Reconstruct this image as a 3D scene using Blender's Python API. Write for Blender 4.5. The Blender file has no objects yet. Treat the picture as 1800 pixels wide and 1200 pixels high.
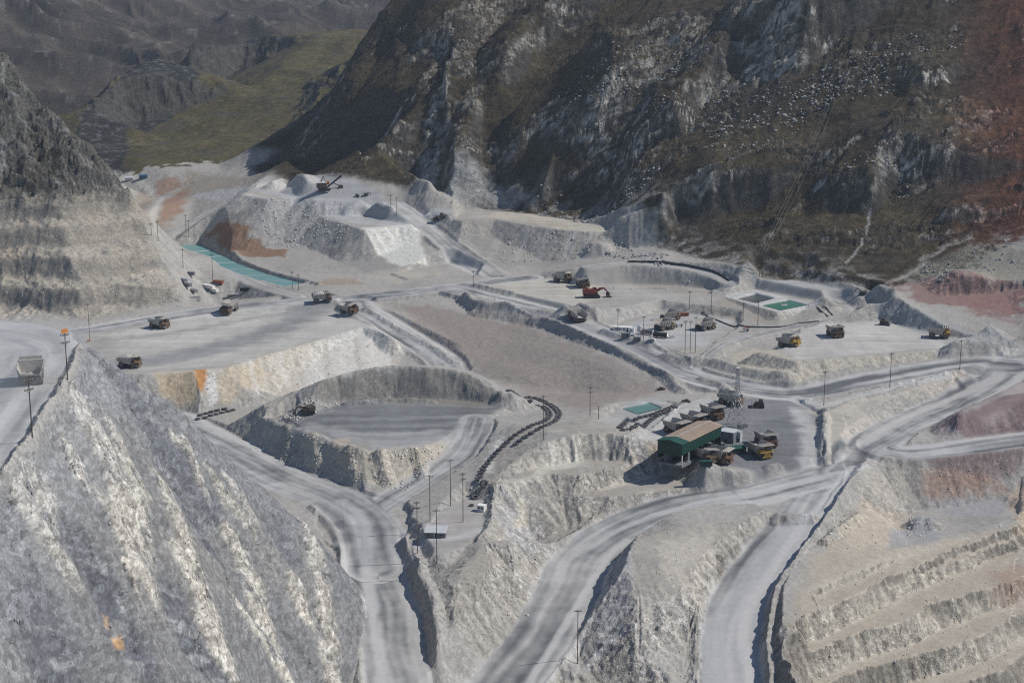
import bpy, bmesh, math, random
import numpy as np
from mathutils import Vector, Matrix
from mathutils.geometry import delaunay_2d_cdt
random.seed(7)
SC = bpy.context.scene
COL = SC.collection
# ------------------------------------------------------------------ camera
F_PX, CX, CY, CAMZ, PITCH = 2800.0, 900.0, 600.0, 250.0, math.radians(13.0)
cP, sP = math.cos(PITCH), math.sin(PITCH)
def ray(u, v):
    a = (u - CX) / F_PX; b = (CY - v) / F_PX
    return a, cP + b * sP, -sP + b * cP
def PZ(u, v, z):                      # ground point of a photo position at a known height
    A, B, C = ray(u, v); t = (z - CAMZ) / C
    return (A * t, B * t, z)
def PY(u, v, y):                      # same at a known distance
    A, B, C = ray(u, v); t = y / B
    return (A * t, y, CAMZ + C * t)
cam = bpy.data.cameras.new('camera'); camo = bpy.data.objects.new('camera', cam); COL.objects.link(camo)
cam.sensor_width = 36.0; cam.lens = F_PX / 1800 * 36; cam.clip_start = 1.0; cam.clip_end = 20000
camo.location = (0, 0, CAMZ); camo.rotation_euler = (math.radians(90) - PITCH, 0, 0)
SC.camera = camo
# ------------------------------------------------------------------ noise
_ang = np.random.RandomState(3).rand(256) * 2 * np.pi
_GX, _GY = np.cos(_ang).astype(np.float32), np.sin(_ang).astype(np.float32)
def _hash(xi, yi, seed):
    h = (xi.astype(np.uint32) * np.uint32(374761393)) + (yi.astype(np.uint32) * np.uint32(668265263)) + np.uint32((seed * 974634) & 0xffffffff)
    h = (h ^ (h >> np.uint32(13))) * np.uint32(1274126177)
    return h ^ (h >> np.uint32(16))
def perlin(x, y, seed=0):
    x = np.asarray(x, np.float64); y = np.asarray(y, np.float64)
    fx = np.floor(x); fy = np.floor(y)
    xi = fx.astype(np.int64); yi = fy.astype(np.int64)
    x = (x - fx).astype(np.float32); y = (y - fy).astype(np.float32)
    def g(dx, dy):
        h = _hash(xi + dx, yi + dy, seed) & np.uint32(255)
        return _GX[h] * (x - dx) + _GY[h] * (y - dy)
    sx = x * x * x * (x * (x * 6 - 15) + 10); sy = y * y * y * (y * (y * 6 - 15) + 10)
    a = g(0, 0); b = g(1, 0); c = g(0, 1); d = g(1, 1)
    a = a + (b - a) * sx; c = c + (d - c) * sx
    return (a + (c - a) * sy) * 1.5
def fbm(x, y, octs=4, seed=0, gain=0.5, lac=2.03):
    r = 0; amp = 1.0; tot = 0
    for o in range(octs):
        r = r + amp * perlin(x + 17.3 * o, y - 9.1 * o, seed + o * 7); tot += amp
        amp *= gain; x = x * lac; y = y * lac
    return r / tot
def ridged(x, y, octs=4, seed=0, gain=0.5, lac=2.1):
    r = 0; amp = 1.0; tot = 0
    for o in range(octs):
        n = 1 - np.abs(perlin(x + 5.7 * o, y + 3.3 * o, seed + o * 5)) * 1.6
        r = r + amp * n * np.abs(n); tot += amp
        amp *= gain; x = x * lac; y = y * lac
    return r / tot
def cells(x, y, seed=0):              # nearest feature point: distance and a random number of its cell
    fx = np.floor(x); fy = np.floor(y); xi = fx.astype(np.int64); yi = fy.astype(np.int64)
    best = np.full(x.shape, 9.0, np.float32); rid = np.zeros(x.shape, np.float32)
    for dx in (-1, 0, 1):
        for dy in (-1, 0, 1):
            h = _hash(xi + dx, yi + dy, seed)
            px = (h & np.uint32(1023)).astype(np.float32) / 1023 + dx; py = ((h >> np.uint32(10)) & np.uint32(1023)).astype(np.float32) / 1023 + dy
            d = (px - (x - fx)) ** 2 + (py - (y - fy)) ** 2
            m = d < best; best = np.where(m, d, best); rid = np.where(m, (h >> np.uint32(20)).astype(np.float32) / 4095, rid)
    return np.sqrt(best), rid
def sst(a, b, x):
    t = np.clip((x - a) / (b - a), 0, 1); return t * t * (3 - 2 * t)
def lerp(a, b, t): return a + (b - a) * t
# ------------------------------------------------------------------ grid
QL = 1.15
def cat_unique(*a): return np.unique(np.round(np.concatenate(a), 7))
_as = np.arange(-0.335, 0.335, 0.00068 / QL)
_am = np.arange(0.335, 0.47, 0.003)
AX = cat_unique(_as, _am, -_am)
def logs(y0, y1, r): return np.exp(np.arange(math.log(y0), math.log(y1), r / QL))
YS = cat_unique(logs(300, 370, .004), logs(370, 1000, .0013), logs(1000, 1700, .00115), logs(1700, 2800, .0022), logs(2800, 7000, .006))
NR, NC = len(YS), len(AX)
Y = np.repeat(YS[:, None], NC, 1); X = AX[None, :] * Y
LY = np.log(YS)
def sub(x0, x1, y0, y1):
    i0 = max(0, np.searchsorted(YS, y0) - 1); i1 = min(NR, np.searchsorted(YS, y1) + 1)
    ya, yb = max(y0, 300.), max(y1, 301.)
    a0 = min(x0 / ya, x0 / yb); a1 = max(x1 / ya, x1 / yb)
    j0 = max(0, np.searchsorted(AX, a0) - 1); j1 = min(NC, np.searchsorted(AX, a1) + 1)
    return slice(i0, i1), slice(j0, j1)
# ------------------------------------------------------------------ base TIN
TIN = []
def z_(*pts):
    for u, v, z in pts: TIN.append(PZ(u, v, z))
def y_(*pts):
    for u, v, y in pts: TIN.append(PY(u, v, y))
def w_(*pts):
    for p in pts: TIN.append(p)
# plain, roads, bowl
z_((1350,690,0),(1200,660,1),(1100,605,4),(1000,560,7),(900,532,9),(830,500,12),(700,512,8),(565,525,6),(400,548,3),(250,575,1),
   (180,590,0),(300,640,0),(500,590,3),(650,552,5),(720,545,4),(800,600,-4),(900,600,-3),(1000,620,0),(900,655,-9),(1000,690,-10),
   (1100,690,-4),(830,660,-13),(770,625,-10),(1080,650,0),(850,548,5),(960,570,4),(1040,600,3))
z_((330,730,-18),(430,712,-18),(560,690,-17),(700,650,-14),(450,830,-15),(640,910,-15),(690,1050,-23),(690,1200,-29),(690,1350,-36),(900,745,3),(800,800,-5),
   (700,740,0),(560,870,-15),(560,780,-8))
# middle ridge with its bench
z_((900,765,4),(960,752,8),(1030,745,9),(1100,765,8),(1160,795,4),(1220,830,-2),(905,790,2),(960,782,6),(1040,778,8),(1110,790,6),(1165,815,1),(1100,880,-9),(1180,850,-6),(940,955,-25),(1000,935,-22),(1100,905,-17),(1220,865,-12),(860,850,-3),(860,900,-6),
   (850,950,-8),(780,930,-7),(870,1000,-12),(800,1020,-13),(850,1080,-21),(800,1100,-21),(800,1200,-30),(800,1330,-38))
z_((1080,960,-9),(1200,925,-9),(1330,900,-9),(1400,905,-10),(1120,1040,-17),(1180,1060,-20),(1120,1150,-30),(1180,1200,-36),(1050,1200,-40),(1100,1330,-46),
   (1240,1000,-14),(1230,1100,-28),(950,1080,-31),(900,1200,-39),(1280,1200,-36),(1290,1330,-44),(1440,850,-8),(1480,820,-7))
# lower right
z_((1500,870,-12),(1480,930,-14),(1560,910,-26),(1650,895,-25),(1750,872,-22),(1800,905,-18),(1860,880,-8),(1600,955,-20),(1700,945,-21),(1800,975,-24),(1900,960,-20),
   (1450,950,-14),(1420,1000,-16),(1390,1100,-20),(1380,1200,-24),(1380,1330,-28),(1600,1050,-22),(1800,1050,-26),(1600,1200,-30),(1800,1200,-36),(1800,1350,-44),(2000,1100,-24),(2000,1300,-34),
   (1520,812,-7),(1650,797,-5),(1800,778,-2),(1950,760,2),(2050,800,0))
# right: hairpin, mound, pads
z_((1740,640,10),(1800,640,11),(1800,600,14),(1900,620,16),(2050,640,18),(1690,650,8),(1560,690,3),(1450,715,0),(1700,725,9),(1780,700,13),(1880,700,14),(1700,760,0),(1800,745,4),
   (1640,760,-4),(1450,815,-7),(1500,740,-1),(1470,760,-3),(1620,715,-1))
z_((1400,600,8),(1600,600,10),(1300,580,6),(1200,580,5),(1200,510,14),(1100,520,12),(950,510,12),(1400,545,10),(1540,540,14),(1690,590,14))
z_((1040,466,26),(1110,462,27),(1200,468,26),(1270,490,20),(1310,474,26),(1420,484,26),(1530,508,26),(1570,528,27),(1680,573,24),(1780,600,18))
z_((1600,530,34),(1700,545,34),(1800,560,36),(1900,560,40),(2050,540,50))
y_((1650,490,1165),(1750,470,1160),(1850,450,1150),(2000,440,1140),(1600,480,1190))
# dumps area base ground
z_((600,500,7),(720,485,9),(860,478,12),(950,478,12),(540,505,5),(440,495,3),(420,470,4),(330,435,4),(300,430,5),(350,500,3),(500,480,5),(430,440,8),(330,412,8),(270,410,9),(270,350,18),(180,312,28),(340,345,26),(450,310,44),(520,298,48),
   (800,375,36),(850,362,38),(960,372,38),(1040,385,36))
# left hill
y_((0,86,1360),(60,178,1345),(115,228,1330),(165,276,1315),(200,308,1307),(230,348,1300),(270,420,1275),(310,488,1235),(0,300,1290),(100,330,1275),(0,430,1225),(120,440,1212),(230,480,1212),(-150,0,1370),(-150,300,1300),(-300,200,1320),(-150,430,1235))
z_((0,540,5),(150,556,4),(250,548,4),(330,540,4),(330,515,4),(-200,540,6),(-350,500,10))
w_((-394,1500,20),(-345,1440,14),(-450,1500,50),(-482,1500,70),(-580,1550,150),(-690,1600,200),(-305,1380,10))
for u, v, y, q, d in ((60,200,1345,40,75),(165,300,1315,38,55),(230,370,1300,34,45),(270,440,1275,30,36),(310,500,1235,26,22),(0,110,1360,50,95)):
    p = PY(u, v, y); w_((p[0] + q, p[1] + d, min(p[2] - 20, 14 + (16 if v < 250 else 0))))
# olive hill and the cliff behind the valley
z_((170,300,36),(300,302,40),(400,296,44),(480,285,52),(170,320,26))
y_((300,250,1950),(450,150,2150),(560,60,2400),(630,52,2450),(400,200,2050),(200,270,1850),(500,230,1900),(350,170,2280),(540,140,2150))
y_((120,228,1935),(150,190,1990),(215,130,2110),(280,98,2240),(340,75,2375),(450,62,2500),(560,54,2600),(140,258,1890),(230,222,2060),(330,168,2310),(420,128,2420),(500,80,2560))
y_((600,150,1800),(575,185,1775),(545,218,1745),(515,255,1715),(480,283,1700),(440,292,1715),(380,294,1740))
y_((60,300,2300),(130,300,2350),(215,220,2900),(340,160,3100),(480,120,3200),(640,90,3300),(760,60,3400))
y_((0,220,2800),(0,120,3200),(0,0,3600),(200,0,3900),(100,200,2900),(200,105,3350),(400,30,4000),(300,100,3500),(680,0,4700),(560,30,4300),(500,-60,4600),(0,-100,4300),(900,-60,5200),(-300,0,3500),(-300,-120,4500),(300,-80,4600),(1200,-80,5500),(2200,-100,6500),(-400,200,2700),(-400,-200,6500),(900,-150,6800),(2200,-260,6900),(-500,300,2000))
# right mountain
z_((470,298,52),(560,300,56),(640,312,52),(720,330,50),(790,348,46),(880,352,44),(1000,388,36),(1090,405,34),(1180,438,30),(1300,468,28),(1420,478,28),(1500,492,28),(1570,505,30))
y_((690,0,1790),(640,60,1750),(610,130,1700),(550,230,1650),(505,280,1640),(760,0,1730),(900,0,1730),(1000,0,1720),(1150,0,1670),(1300,0,1600),(1450,0,1560),(1600,0,1520),(1800,0,1500),(2000,0,1500),
   (660,150,1625),(740,180,1580),(850,180,1580),(1000,180,1540),(1150,180,1500),(1300,200,1440),(1450,200,1410),(1600,200,1390),(1800,200,1380),(2000,200,1380),
   (660,260,1530),(800,290,1490),(950,300,1450),(1100,330,1400),(1250,350,1350),(1400,370,1310),(1550,380,1280),(1700,380,1270),(1850,360,1260),(2050,350,1250))
w_((-75,1990,205),(-20,2000,235))
y_((1000,-200,1980),(1300,-210,1880),(1600,-220,1800),(2050,-230,1800))
w_((-40,2250,150),(120,2300,230),(500,2200,390),(1000,2300,400),(150,3200,180),(900,3200,250),(1500,3300,300),(-120,2600,150))
w_((-330,280,60),(330,280,-70),(0,280,-70),(160,280,-70),(-60,280,-50),(160,400,-55),(330,420,-55),(20,420,-52),(80,450,-52),(-40,430,-38),(250,480,-45))
w_((-700,1150,100),(-700,700,20),(-420,800,-10),(-700,1500,130),(-1100,2600,120),(700,900,60),(700,1200,120),(700,1500,260),(420,800,10),(500,600,0),(500,400,-20),(-300,700,-5),(-260,850,-8),(-600,280,90))
w_((-3600,7200,420),(3600,7200,420),(0,7200,400),(-3000,4500,330),(-1900,2700,200),(2500,4500,380),(1700,2600,380),(1400,2100,380),(-1500,2000,200))
def build_tin():
    P = [Vector((p[0], p[1])) for p in TIN]; H = [p[2] for p in TIN]
    vs, es, fs, ov, oe, of = delaunay_2d_cdt(P, [], [], 0, 0.5)
    hz = [float(np.mean([H[k] for k in o])) if o else 0. for o in ov]
    Z = np.full((NR, NC), -60.0)
    for f in fs:
        for k in range(1, len(f) - 1):
            (ax, ay), (bx, by), (cx, cy) = vs[f[0]], vs[f[k]], vs[f[k + 1]]
            za, zb, zc = hz[f[0]], hz[f[k]], hz[f[k + 1]]
            det = (by - cy) * (ax - cx) + (cx - bx) * (ay - cy)
            if abs(det) < 1e-6: continue
            s = sub(min(ax, bx, cx), max(ax, bx, cx), min(ay, by, cy), max(ay, by, cy))
            x = X[s]; y = Y[s]
            if not x.size: continue
            l0 = ((by - cy) * (x - cx) + (cx - bx) * (y - cy)) / det
            l1 = ((cy - ay) * (x - cx) + (ax - cx) * (y - cy)) / det
            l2 = 1 - l0 - l1
            m = (l0 >= -1e-5) & (l1 >= -1e-5) & (l2 >= -1e-5)
            Zs = Z[s]; Zs[m] = (l0 * za + l1 * zb + l2 * zc)[m]
    return Z
def blur(A, n, ax=None):
    for _ in range(n):
        for k in ((0, 1) if ax is None else (ax,)):
            P = np.pad(A, [(1, 1) if q == k else (0, 0) for q in range(A.ndim)], mode='edge')
            if k == 0: A = .25 * P[:-2] + .5 * P[1:-1] + .25 * P[2:]
            else: A = .25 * P[:, :-2] + .5 * P[:, 1:-1] + .25 * P[:, 2:]
    return A
Z = build_tin()
Z = blur(Z, 14)
# crests that shall stay irregular: every outline is read through a warped position
WX = X + 3.0 * fbm(X / 28, Y / 28, 3, 11) ; WY = Y + 3.0 * fbm(X / 28, Y / 28, 3, 51)
def hit(u, v, Zg=None):               # where the photo position (u,v) meets the ground
    Zg = Z if Zg is None else Zg
    A, B, C = ray(u, v); a = A / B
    j = int(np.clip(np.searchsorted(AX, a), 1, NC - 1)); t = (a - AX[j - 1]) / (AX[j] - AX[j - 1])
    zc = Zg[:, j - 1] * (1 - t) + Zg[:, j] * t
    zr = CAMZ + C / B * YS
    k = np.nonzero(zc >= zr)[0]; k = k[k > 0]
    if not len(k): k = [NR - 1]
    i = k[0]; d0 = zr[i - 1] - zc[i - 1]; d1 = zr[i] - zc[i]; f = np.clip(d0 / (d0 - d1 + 1e-9), 0, 1)
    y = YS[i - 1] + f * (YS[i] - YS[i - 1])
    return (a * y, y, CAMZ + C / B * y)
def gz(x, y, Zg=None):                # ground height under a plan position
    Zg = Z if Zg is None else Zg
    a = x / y; j = int(np.clip(np.searchsorted(AX, a), 1, NC - 1)); t = np.clip((a - AX[j - 1]) / (AX[j] - AX[j - 1]), 0, 1)
    i = int(np.clip(np.searchsorted(YS, y), 1, NR - 1)); s = np.clip((y - YS[i - 1]) / (YS[i] - YS[i - 1]), 0, 1)
    return float((Zg[i - 1, j - 1] * (1 - t) + Zg[i - 1, j] * t) * (1 - s) + (Zg[i, j - 1] * (1 - t) + Zg[i, j] * t) * s)
def seg_dist(px, py, pts, closed=False, side=False):
    best = np.full(px.shape, 1e9); bt = np.zeros(px.shape); bs = np.zeros(px.shape); sg = np.ones(px.shape)
    n = len(pts); L = 0.0
    for k in range(n if closed else n - 1):
        ax, ay = pts[k][:2]; bx, by = pts[(k + 1) % n][:2]
        dx, dy = bx - ax, by - ay; l2 = dx * dx + dy * dy + 1e-12; l = math.sqrt(l2)
        t = np.clip(((px - ax) * dx + (py - ay) * dy) / l2, 0, 1)
        d = (px - ax - t * dx) ** 2 + (py - ay - t * dy) ** 2
        m = d < best; best = np.where(m, d, best); bt = np.where(m, k + t, bt); bs = np.where(m, L + t * l, bs)
        if side: sg = np.where(m, np.where(dx * (py - ay) - dy * (px - ax) > 0, 1.0, -1.0), sg)
        L += l
    return np.sqrt(best), bt, bs, sg
def inside(px, py, pts):
    c = np.zeros(px.shape, bool); n = len(pts)
    for k in range(n):
        ax, ay = pts[k][:2]; bx, by = pts[(k + 1) % n][:2]
        if ay == by: continue
        c ^= ((ay > py) != (by > py)) & (px < (bx - ax) * (py - ay) / (by - ay) + ax)
    return c
def smooth_line(pts, step=6.0):
    P = np.array(pts, float); out = []
    Q = np.vstack([2 * P[0] - P[1], P, 2 * P[-1] - P[-2]])
    for k in range(1, len(Q) - 2):
        p0, p1, p2, p3 = Q[k - 1:k + 3]; n = max(1, int(np.linalg.norm((p2 - p1)[:2]) / step))
        for i in range(n):
            t = i / n
            out.append(.5 * ((2 * p1) + (-p0 + p2) * t + (2 * p0 - 5 * p1 + 4 * p2 - p3) * t * t + (-p0 + 3 * p1 - 3 * p2 + p3) * t ** 3))
    out.append(P[-1]); return np.array(out)
def box_of(pts, r):
    P = np.array([p[:2] for p in pts]); lo = P.min(0) - r; hi = P.max(0) + r
    return sub(lo[0], hi[0], lo[1], hi[1])
FLAT = np.zeros((NR, NC), np.float32)         # worked, graded surfaces
ROADM = np.zeros((NR, NC), np.float32); RT = np.zeros((NR, NC), np.float32); RS = np.zeros((NR, NC), np.float32)
def pad(pts, z=None, cut=None, fill=None, reach=160, warp=1.0, flat=1.0):
    """A graded platform: outline in photo positions, level z (or z per point -> plane), bank slopes around it."""
    if z is not None: W = [PZ(p[0], p[1], z) if len(p) == 2 else p[1:] for p in pts]
    else: W = [PZ(*p) for p in pts]
    s = box_of(W, reach); px = lerp(X[s], WX[s], warp); py = lerp(Y[s], WY[s], warp)
    A = np.array([[p[0], p[1], 1] for p in W]); co = np.linalg.lstsq(A, np.array([p[2] for p in W]), rcond=None)[0]
    d, bt, bs, _ = seg_dist(px, py, W, closed=True); ins = inside(px, py, W)
    if z is not None: zp = np.full(px.shape, float(z))
    else: zp = co[0] * X[s] + co[1] * Y[s] + co[2]
    zb = zp
    if z is None:
        zz = np.array([p[2] for p in W] + [W[0][2]]); zb = np.where(ins, zp, np.interp(bt, np.arange(len(zz)), zz))
    d = np.where(ins, 0, d)
    if cut == 0 and fill is None: pass
    Zs = Z[s]; out = Zs.copy()
    if fill is not None: out = np.maximum(out, zb - fill * d)
    if cut is not None: out = np.minimum(out, zb + cut * d)
    if fill is None and cut is not None: out = np.where(ins, np.minimum(Zs, zp), out)
    elif cut is None and fill is not None: out = np.where(ins, np.maximum(Zs, zp), out)
    else: out = np.where(ins, zp, out)
    Z[s] = out
    FLAT[s] = np.maximum(FLAT[s], np.where(ins, flat, 0) * sst(0, 3, np.where(ins, seg_dist(px, py, W, closed=True)[0], 0)))
    return W
def road(pts, w, cut=1.0, fill=.8, mask=1.0, reach=70, bl=0, br=0, bh=1.8, hide=False):
    """A haul road: centre line (u,v,z), half width w, banks, safety berms on its left / right edge."""
    W = smooth_line([PZ(*p) for p in pts]); s = box_of(W, reach)
    px = lerp(X[s], WX[s], .35); py = lerp(Y[s], WY[s], .35)
    d, bt, bs, sg = seg_dist(px, py, W, side=True)
    zr = np.interp(bt, np.arange(len(W)), W[:, 2]); e = np.maximum(0, d - w)
    ends = (bt > 1e-6) & (bt < len(W) - 1 - 1e-6)
    Zs = Z[s]; out = np.clip(Zs, zr - fill * e, zr + cut * e)
    k = np.where(d < w + 2, sst(w + 2, w - 1, d), 0); out = lerp(out, zr, k)
    bz = 0
    for on, sd in ((bl, 1), (br, -1)):
        if on: bz = bz + np.where((sg == sd) & ends, bh * on * np.clip(1 - np.abs(d - w - 1.5) / 2.8, 0, 1) * (1 + .5 * fbm(X[s] / 9, Y[s] / 9, 2, 5)), 0)
    Z[s] = np.where(d < reach, out + bz, Zs)
    m = mask * sst(w + 1.5, w - 2.5, d + 2.0 * fbm(X[s] / 14, Y[s] / 14, 2, 71))
    FLAT[s] = np.maximum(FLAT[s], m)
    up = m > ROADM[s]
    ROADM[s] = np.maximum(ROADM[s], m)
    RT[s] = np.where(up, sg * d / w, RT[s]); RS[s] = np.where(up, bs, RS[s])
    return W
def ridge(pts, h, slope, crest=.6, on='uv', rough=.25, base=None):
    """A windrow / berm / heap line standing h metres above the ground it runs on."""
    W = smooth_line([hit(*p) for p in pts] if on == 'uv' else [PZ(*p) for p in pts], 4)
    s = box_of(W, h / slope + 12); px = lerp(X[s], WX[s], .3); py = lerp(Y[s], WY[s], .3)
    d, bt, bs, sg = seg_dist(px, py, W)
    hh = h * (1 + rough * fbm(bs / 12, bs * 0 + len(W), 3, 9)); top = np.maximum(0, np.minimum(hh, hh - slope * (d - crest)))
    Z[s] = Z[s] + top; FLAT[s] *= (1 - sst(0, .5, top)); ROADM[s] *= (1 - sst(.1, .7, top))
def rib(pts, h, wl, wr, taper=.15, side=-1, amp=14, ends=.3):
    """A rock rib or cliff line on the mountain: sheer on one side, easing off on the other."""
    W = smooth_line([hit(u, v, ZB) for u, v in pts], 15); s = box_of(W, max(wl, wr) + 40)
    px = X[s] + amp * fbm(X[s] / 70, Y[s] / 70, 3, 31) + 4 * fbm(X[s] / 16, Y[s] / 16, 3, 33); py = Y[s] + amp * fbm(X[s] / 70, Y[s] / 70, 3, 37) + 4 * fbm(X[s] / 16, Y[s] / 16, 3, 35)
    d, bt, bs, sg = seg_dist(px, py, W, side=True)
    t = bs / bs.max(); env = np.minimum(1, np.minimum(t * 1.5 + .1, (1 - t) / ends))
    f = np.where(sg * side > 0, 1 - sst(0, 1, d / wl), 1 - sst(0, wr, d)); f = np.clip(f, 0, 1)
    RIB[s] = np.maximum(RIB[s], h * env * f * (1 + .25 * fbm(bs / 60, bs * 0, 2, 39)))
# ------------------------------------------------------------------ shaping the mine
ZB = Z.copy(); RIB = np.zeros((NR, NC)); RIBSIDE = -1
rib([(810,-80),(800,20),(772,120),(762,200),(772,260),(738,312)], 46, 62, 70)
rib([(720,-40),(705,20),(690,60),(745,90)], 10, 40, 40)
rib([(1230,-60),(1180,20),(1130,72),(1040,156),(960,206),(900,250),(846,298)], 46, 30, 150)
rib([(1130,-60),(1060,0),(965,60),(905,120),(860,190),(835,240)], 34, 26, 60, side=1, amp=8)
rib([(1455,0),(1412,40),(1330,100),(1270,130),(1200,205),(1175,240),(1050,322),(1000,372)], 30, 20, 110, side=1, amp=8)
rib([(1480,270),(1395,322),(1325,352),(1240,366),(1172,395),(1160,430)], 34, 18, 110, side=1, amp=8, ends=.12)
rib([(1850,285),(1750,300),(1640,304),(1560,306),(1522,335),(1515,380)], 28, 16, 100, side=1, amp=8, ends=.12)
rib([(1850,340),(1760,370),(1690,392),(1640,420)], 16, 14, 40, side=1, amp=8)
rib([(1720,-90),(1620,-40),(1540,0),(1480,40),(1415,80),(1395,140)], 46, 24, 140, side=1, amp=8, ends=.15)
rib([(1480,230),(1430,285),(1410,310)], 12, 10, 40, side=1, amp=4); rib([(1330,290),(1260,320),(1235,350)], 12, 10, 40, side=1, amp=4); rib([(1120,345),(1060,375),(1020,392)], 12, 10, 30, side=1, amp=4)
rib([(880,10),(820,50),(790,70)], 14, 12, 60, side=1, amp=5); rib([(900,70),(830,110),(800,150)], 12, 12, 50, side=1, amp=5)
rib([(1620,180),(1540,220),(1480,270)], 10, 10, 60, side=1, amp=6); rib([(1720,110),(1640,150),(1580,190)], 12, 10, 60, side=1, amp=6); rib([(1360,30),(1250,80),(1150,140)], 9, 8, 40, side=1, amp=6); rib([(1340,70),(1230,110),(1120,165)], 9, 8, 40, side=1, amp=6); rib([(1390,0),(1280,30),(1180,80)], 9, 8, 40, side=1, amp=6)
rib([(1830,496),(1760,506),(1700,508),(1640,514)], 11, 7, 50, side=1, amp=5)
rib([(640,90),(600,170),(560,230)], 16, 30, 30)
Z += RIB
# --- mountain relief masks from plan position
foot = smooth_line([hit(u, v, ZB) for u, v in ((400,294),(470,300),(560,310),(640,318),(720,334),(790,350),(880,354),(1000,392),(1090,408),(1180,442),(1300,470),(1420,478),(1500,492),(1570,505),(1680,480),(1760,440),(1900,400),(2150,380))], 20)
df, _, sf, sgf = seg_dist(WX, WY, foot, side=True)
MT = sgf * df                                    # metres behind the foot of the mountain
hill_l = [PY(*p) for p in ((330,545,1190),(285,470,1262),(242,340,1325),(172,268,1340),(66,168,1370),(0,70,1392),(-150,-60,1410),(-500,-100,1400),(-700,300,1250),(-500,560,1000),(0,555,1130),(160,562,1140),(250,556,1165))]
inh = inside(WX, WY, [p[:2] for p in hill_l]); dh = seg_dist(X, Y, hill_l, closed=True)[0]; HILL = sst(-4, 14, np.where(inh, dh, -dh))
# --- left hill: quarry benches below, cliffs above
e = Z[:]; zt = e + 5 * fbm(X / 60, Y / 60, 3, 81)
st = 18.0; ph = zt / st; BEN = (HILL * sst(.45, .6, ph - np.floor(ph)) * sst(1.0, .85, ph - np.floor(ph)) * sst(95, 60, Z)).astype(np.float32); terr = (np.floor(ph) + sst(.5, .95, ph - np.floor(ph))) * st - (zt - e)
Z = np.where(e < 95, lerp(Z, terr, HILL * .55 * sst(100, 70, e)), Z)
hx, hy = X * .8 + Y * .6, -X * .6 + Y * .8
Z = Z + HILL * (7 * ridged(hx / 55, hy / 24 + Z / 60, 4, 83) * sst(45, 95, e) + 3.0 * ridged(X / 26, Y / 30, 4, 87))
# --- platforms, dumps
pad([(425,342),(455,322),(520,304),(600,307),(650,330),(715,347),(735,362),(700,366),(625,353),(560,352),(520,347),(470,351)], 46, fill=.62)
pad([(560,380),(640,378),(700,376),(740,382),(735,397),(700,398),(640,404),(600,392)], 34, cut=.9, fill=.66)
pad([(795,389),(870,385),(930,396),(1000,406),(1072,408),(1062,398),(960,379),(880,366),(815,369)], 38, cut=1.2, fill=.62)
road([(870,485,12),(800,440,20),(752,402,30),(722,378,39),(690,356,46)], 10, cut=.8, fill=.8, br=.6, mask=.8)
road([(255,418,8),(330,395,14),(400,358,29),(445,338,40),(510,320,46)], 9, cut=2.5, fill=.8, mask=.5, reach=40)
ridge([(610,375),(640,369),(685,373)], 4, .7, 1)
ridge([(480,331),(510,322),(540,331)], 7, .6, .5)
pad([(745,470),(790,462),(840,475),(830,490),(720,490),(690,480)], 10, cut=.9, fill=.6)
pad([(250,658),(330,655),(400,647),(470,624),(560,599),(640,574),(690,588),(650,548),(605,532),(560,522),(450,534),(330,550),(160,578),(100,600),(120,650)], 2, cut=1.6, fill=.68, reach=60)
pad([(815,517),(850,530),(960,545),(1010,554),(1060,545),(1240,519),(1262,507),(1180,500),(1100,498),(1040,492),(960,490),(900,484),(860,486),(828,500)], 12, cut=1.1, fill=.62)
road([(1035,468,25),(1110,463,26),(1200,471,24),(1262,487,20),(1284,502,17),(1262,512,13)], 6, cut=1.1, fill=1.4, bl=.9, mask=.5)
pad([(1060,582),(1100,562),(1160,547),(1290,558),(1296,578),(1240,610),(1200,617),(1150,607)], 5, cut=.8, fill=.6)
pad([(1333,482),(1400,489),(1545,517),(1520,524),(1440,517),(1340,498)], 20, cut=1.0, fill=.7)
pad([(1272,521),(1325,508),(1440,530),(1367,549)], 13, cut=1.0, fill=.62, warp=.15)
for pts in ([(1291,523),(1327,514),(1362,523),(1329,532)], [(1336,535),(1384,526),(1421,535),(1371,545)]):
    W = [PZ(u, v, 13) for u, v in pts]; s = box_of(W, 20); d = seg_dist(X[s], Y[s], W, closed=True)[0]; i_ = inside(X[s], Y[s], W)
    Z[s] = np.where(i_, 13 - np.minimum(3.4, d * 2.2), Z[s])
pad([(1375,612),(1335,618),(1400,635),(1500,627),(1640,615),(1695,606),(1710,598),(1600,577),(1545,563),(1480,567),(1410,577)], 12, cut=1.0, fill=.6)
# mound inside the hairpin
pad([(1680,735),(1720,716),(1800,690),(1900,680),(1900,715),(1790,730),(1720,742)], 4, fill=.6)
# main haul roads
road([(120,585,0),(165,578,1),(300,555,3),(430,537,5),(560,526,7),(700,515,9),(832,499,12),(930,488,12)], 12, mask=1)
road([(800,507,11),(900,532,9),(1000,562,7),(1100,606,4),(1200,655,1),(1300,682,0),(1400,692,0),(1500,673,3),(1620,650,7),(1730,636,10),(1785,640,10)], 14, fill=.7, br=.8, bl=.5)
road([(1880,628,14),(1800,634,11),(1760,664,5),(1690,702,-1),(1590,745,-4),(1520,788,-7),(1470,830,-8)], 14, cut=.8, fill=.7)
road([(1560,765,-5),(1548,785,-6),(1590,795,-6),(1660,790,-5),(1800,772,-2),(1950,750,3)], 13, cut=.8, fill=.7, br=.5)
road([(625,530,6),(640,543,5),(700,581,-2),(770,626,-10),(792,652,-13)], 13, cut=.8, fill=.7, br=.6)
road([(1225,645,2),(1260,612,8),(1300,595,9),(1400,573,10),(1470,560,11),(1492,545,14),(1468,528,14)], 4.5, cut=.8, fill=.8, mask=.8)
road([(345,425,5),(430,490,4),(520,520,6)], 6, cut=2, fill=.8, mask=.6, reach=24)
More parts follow.
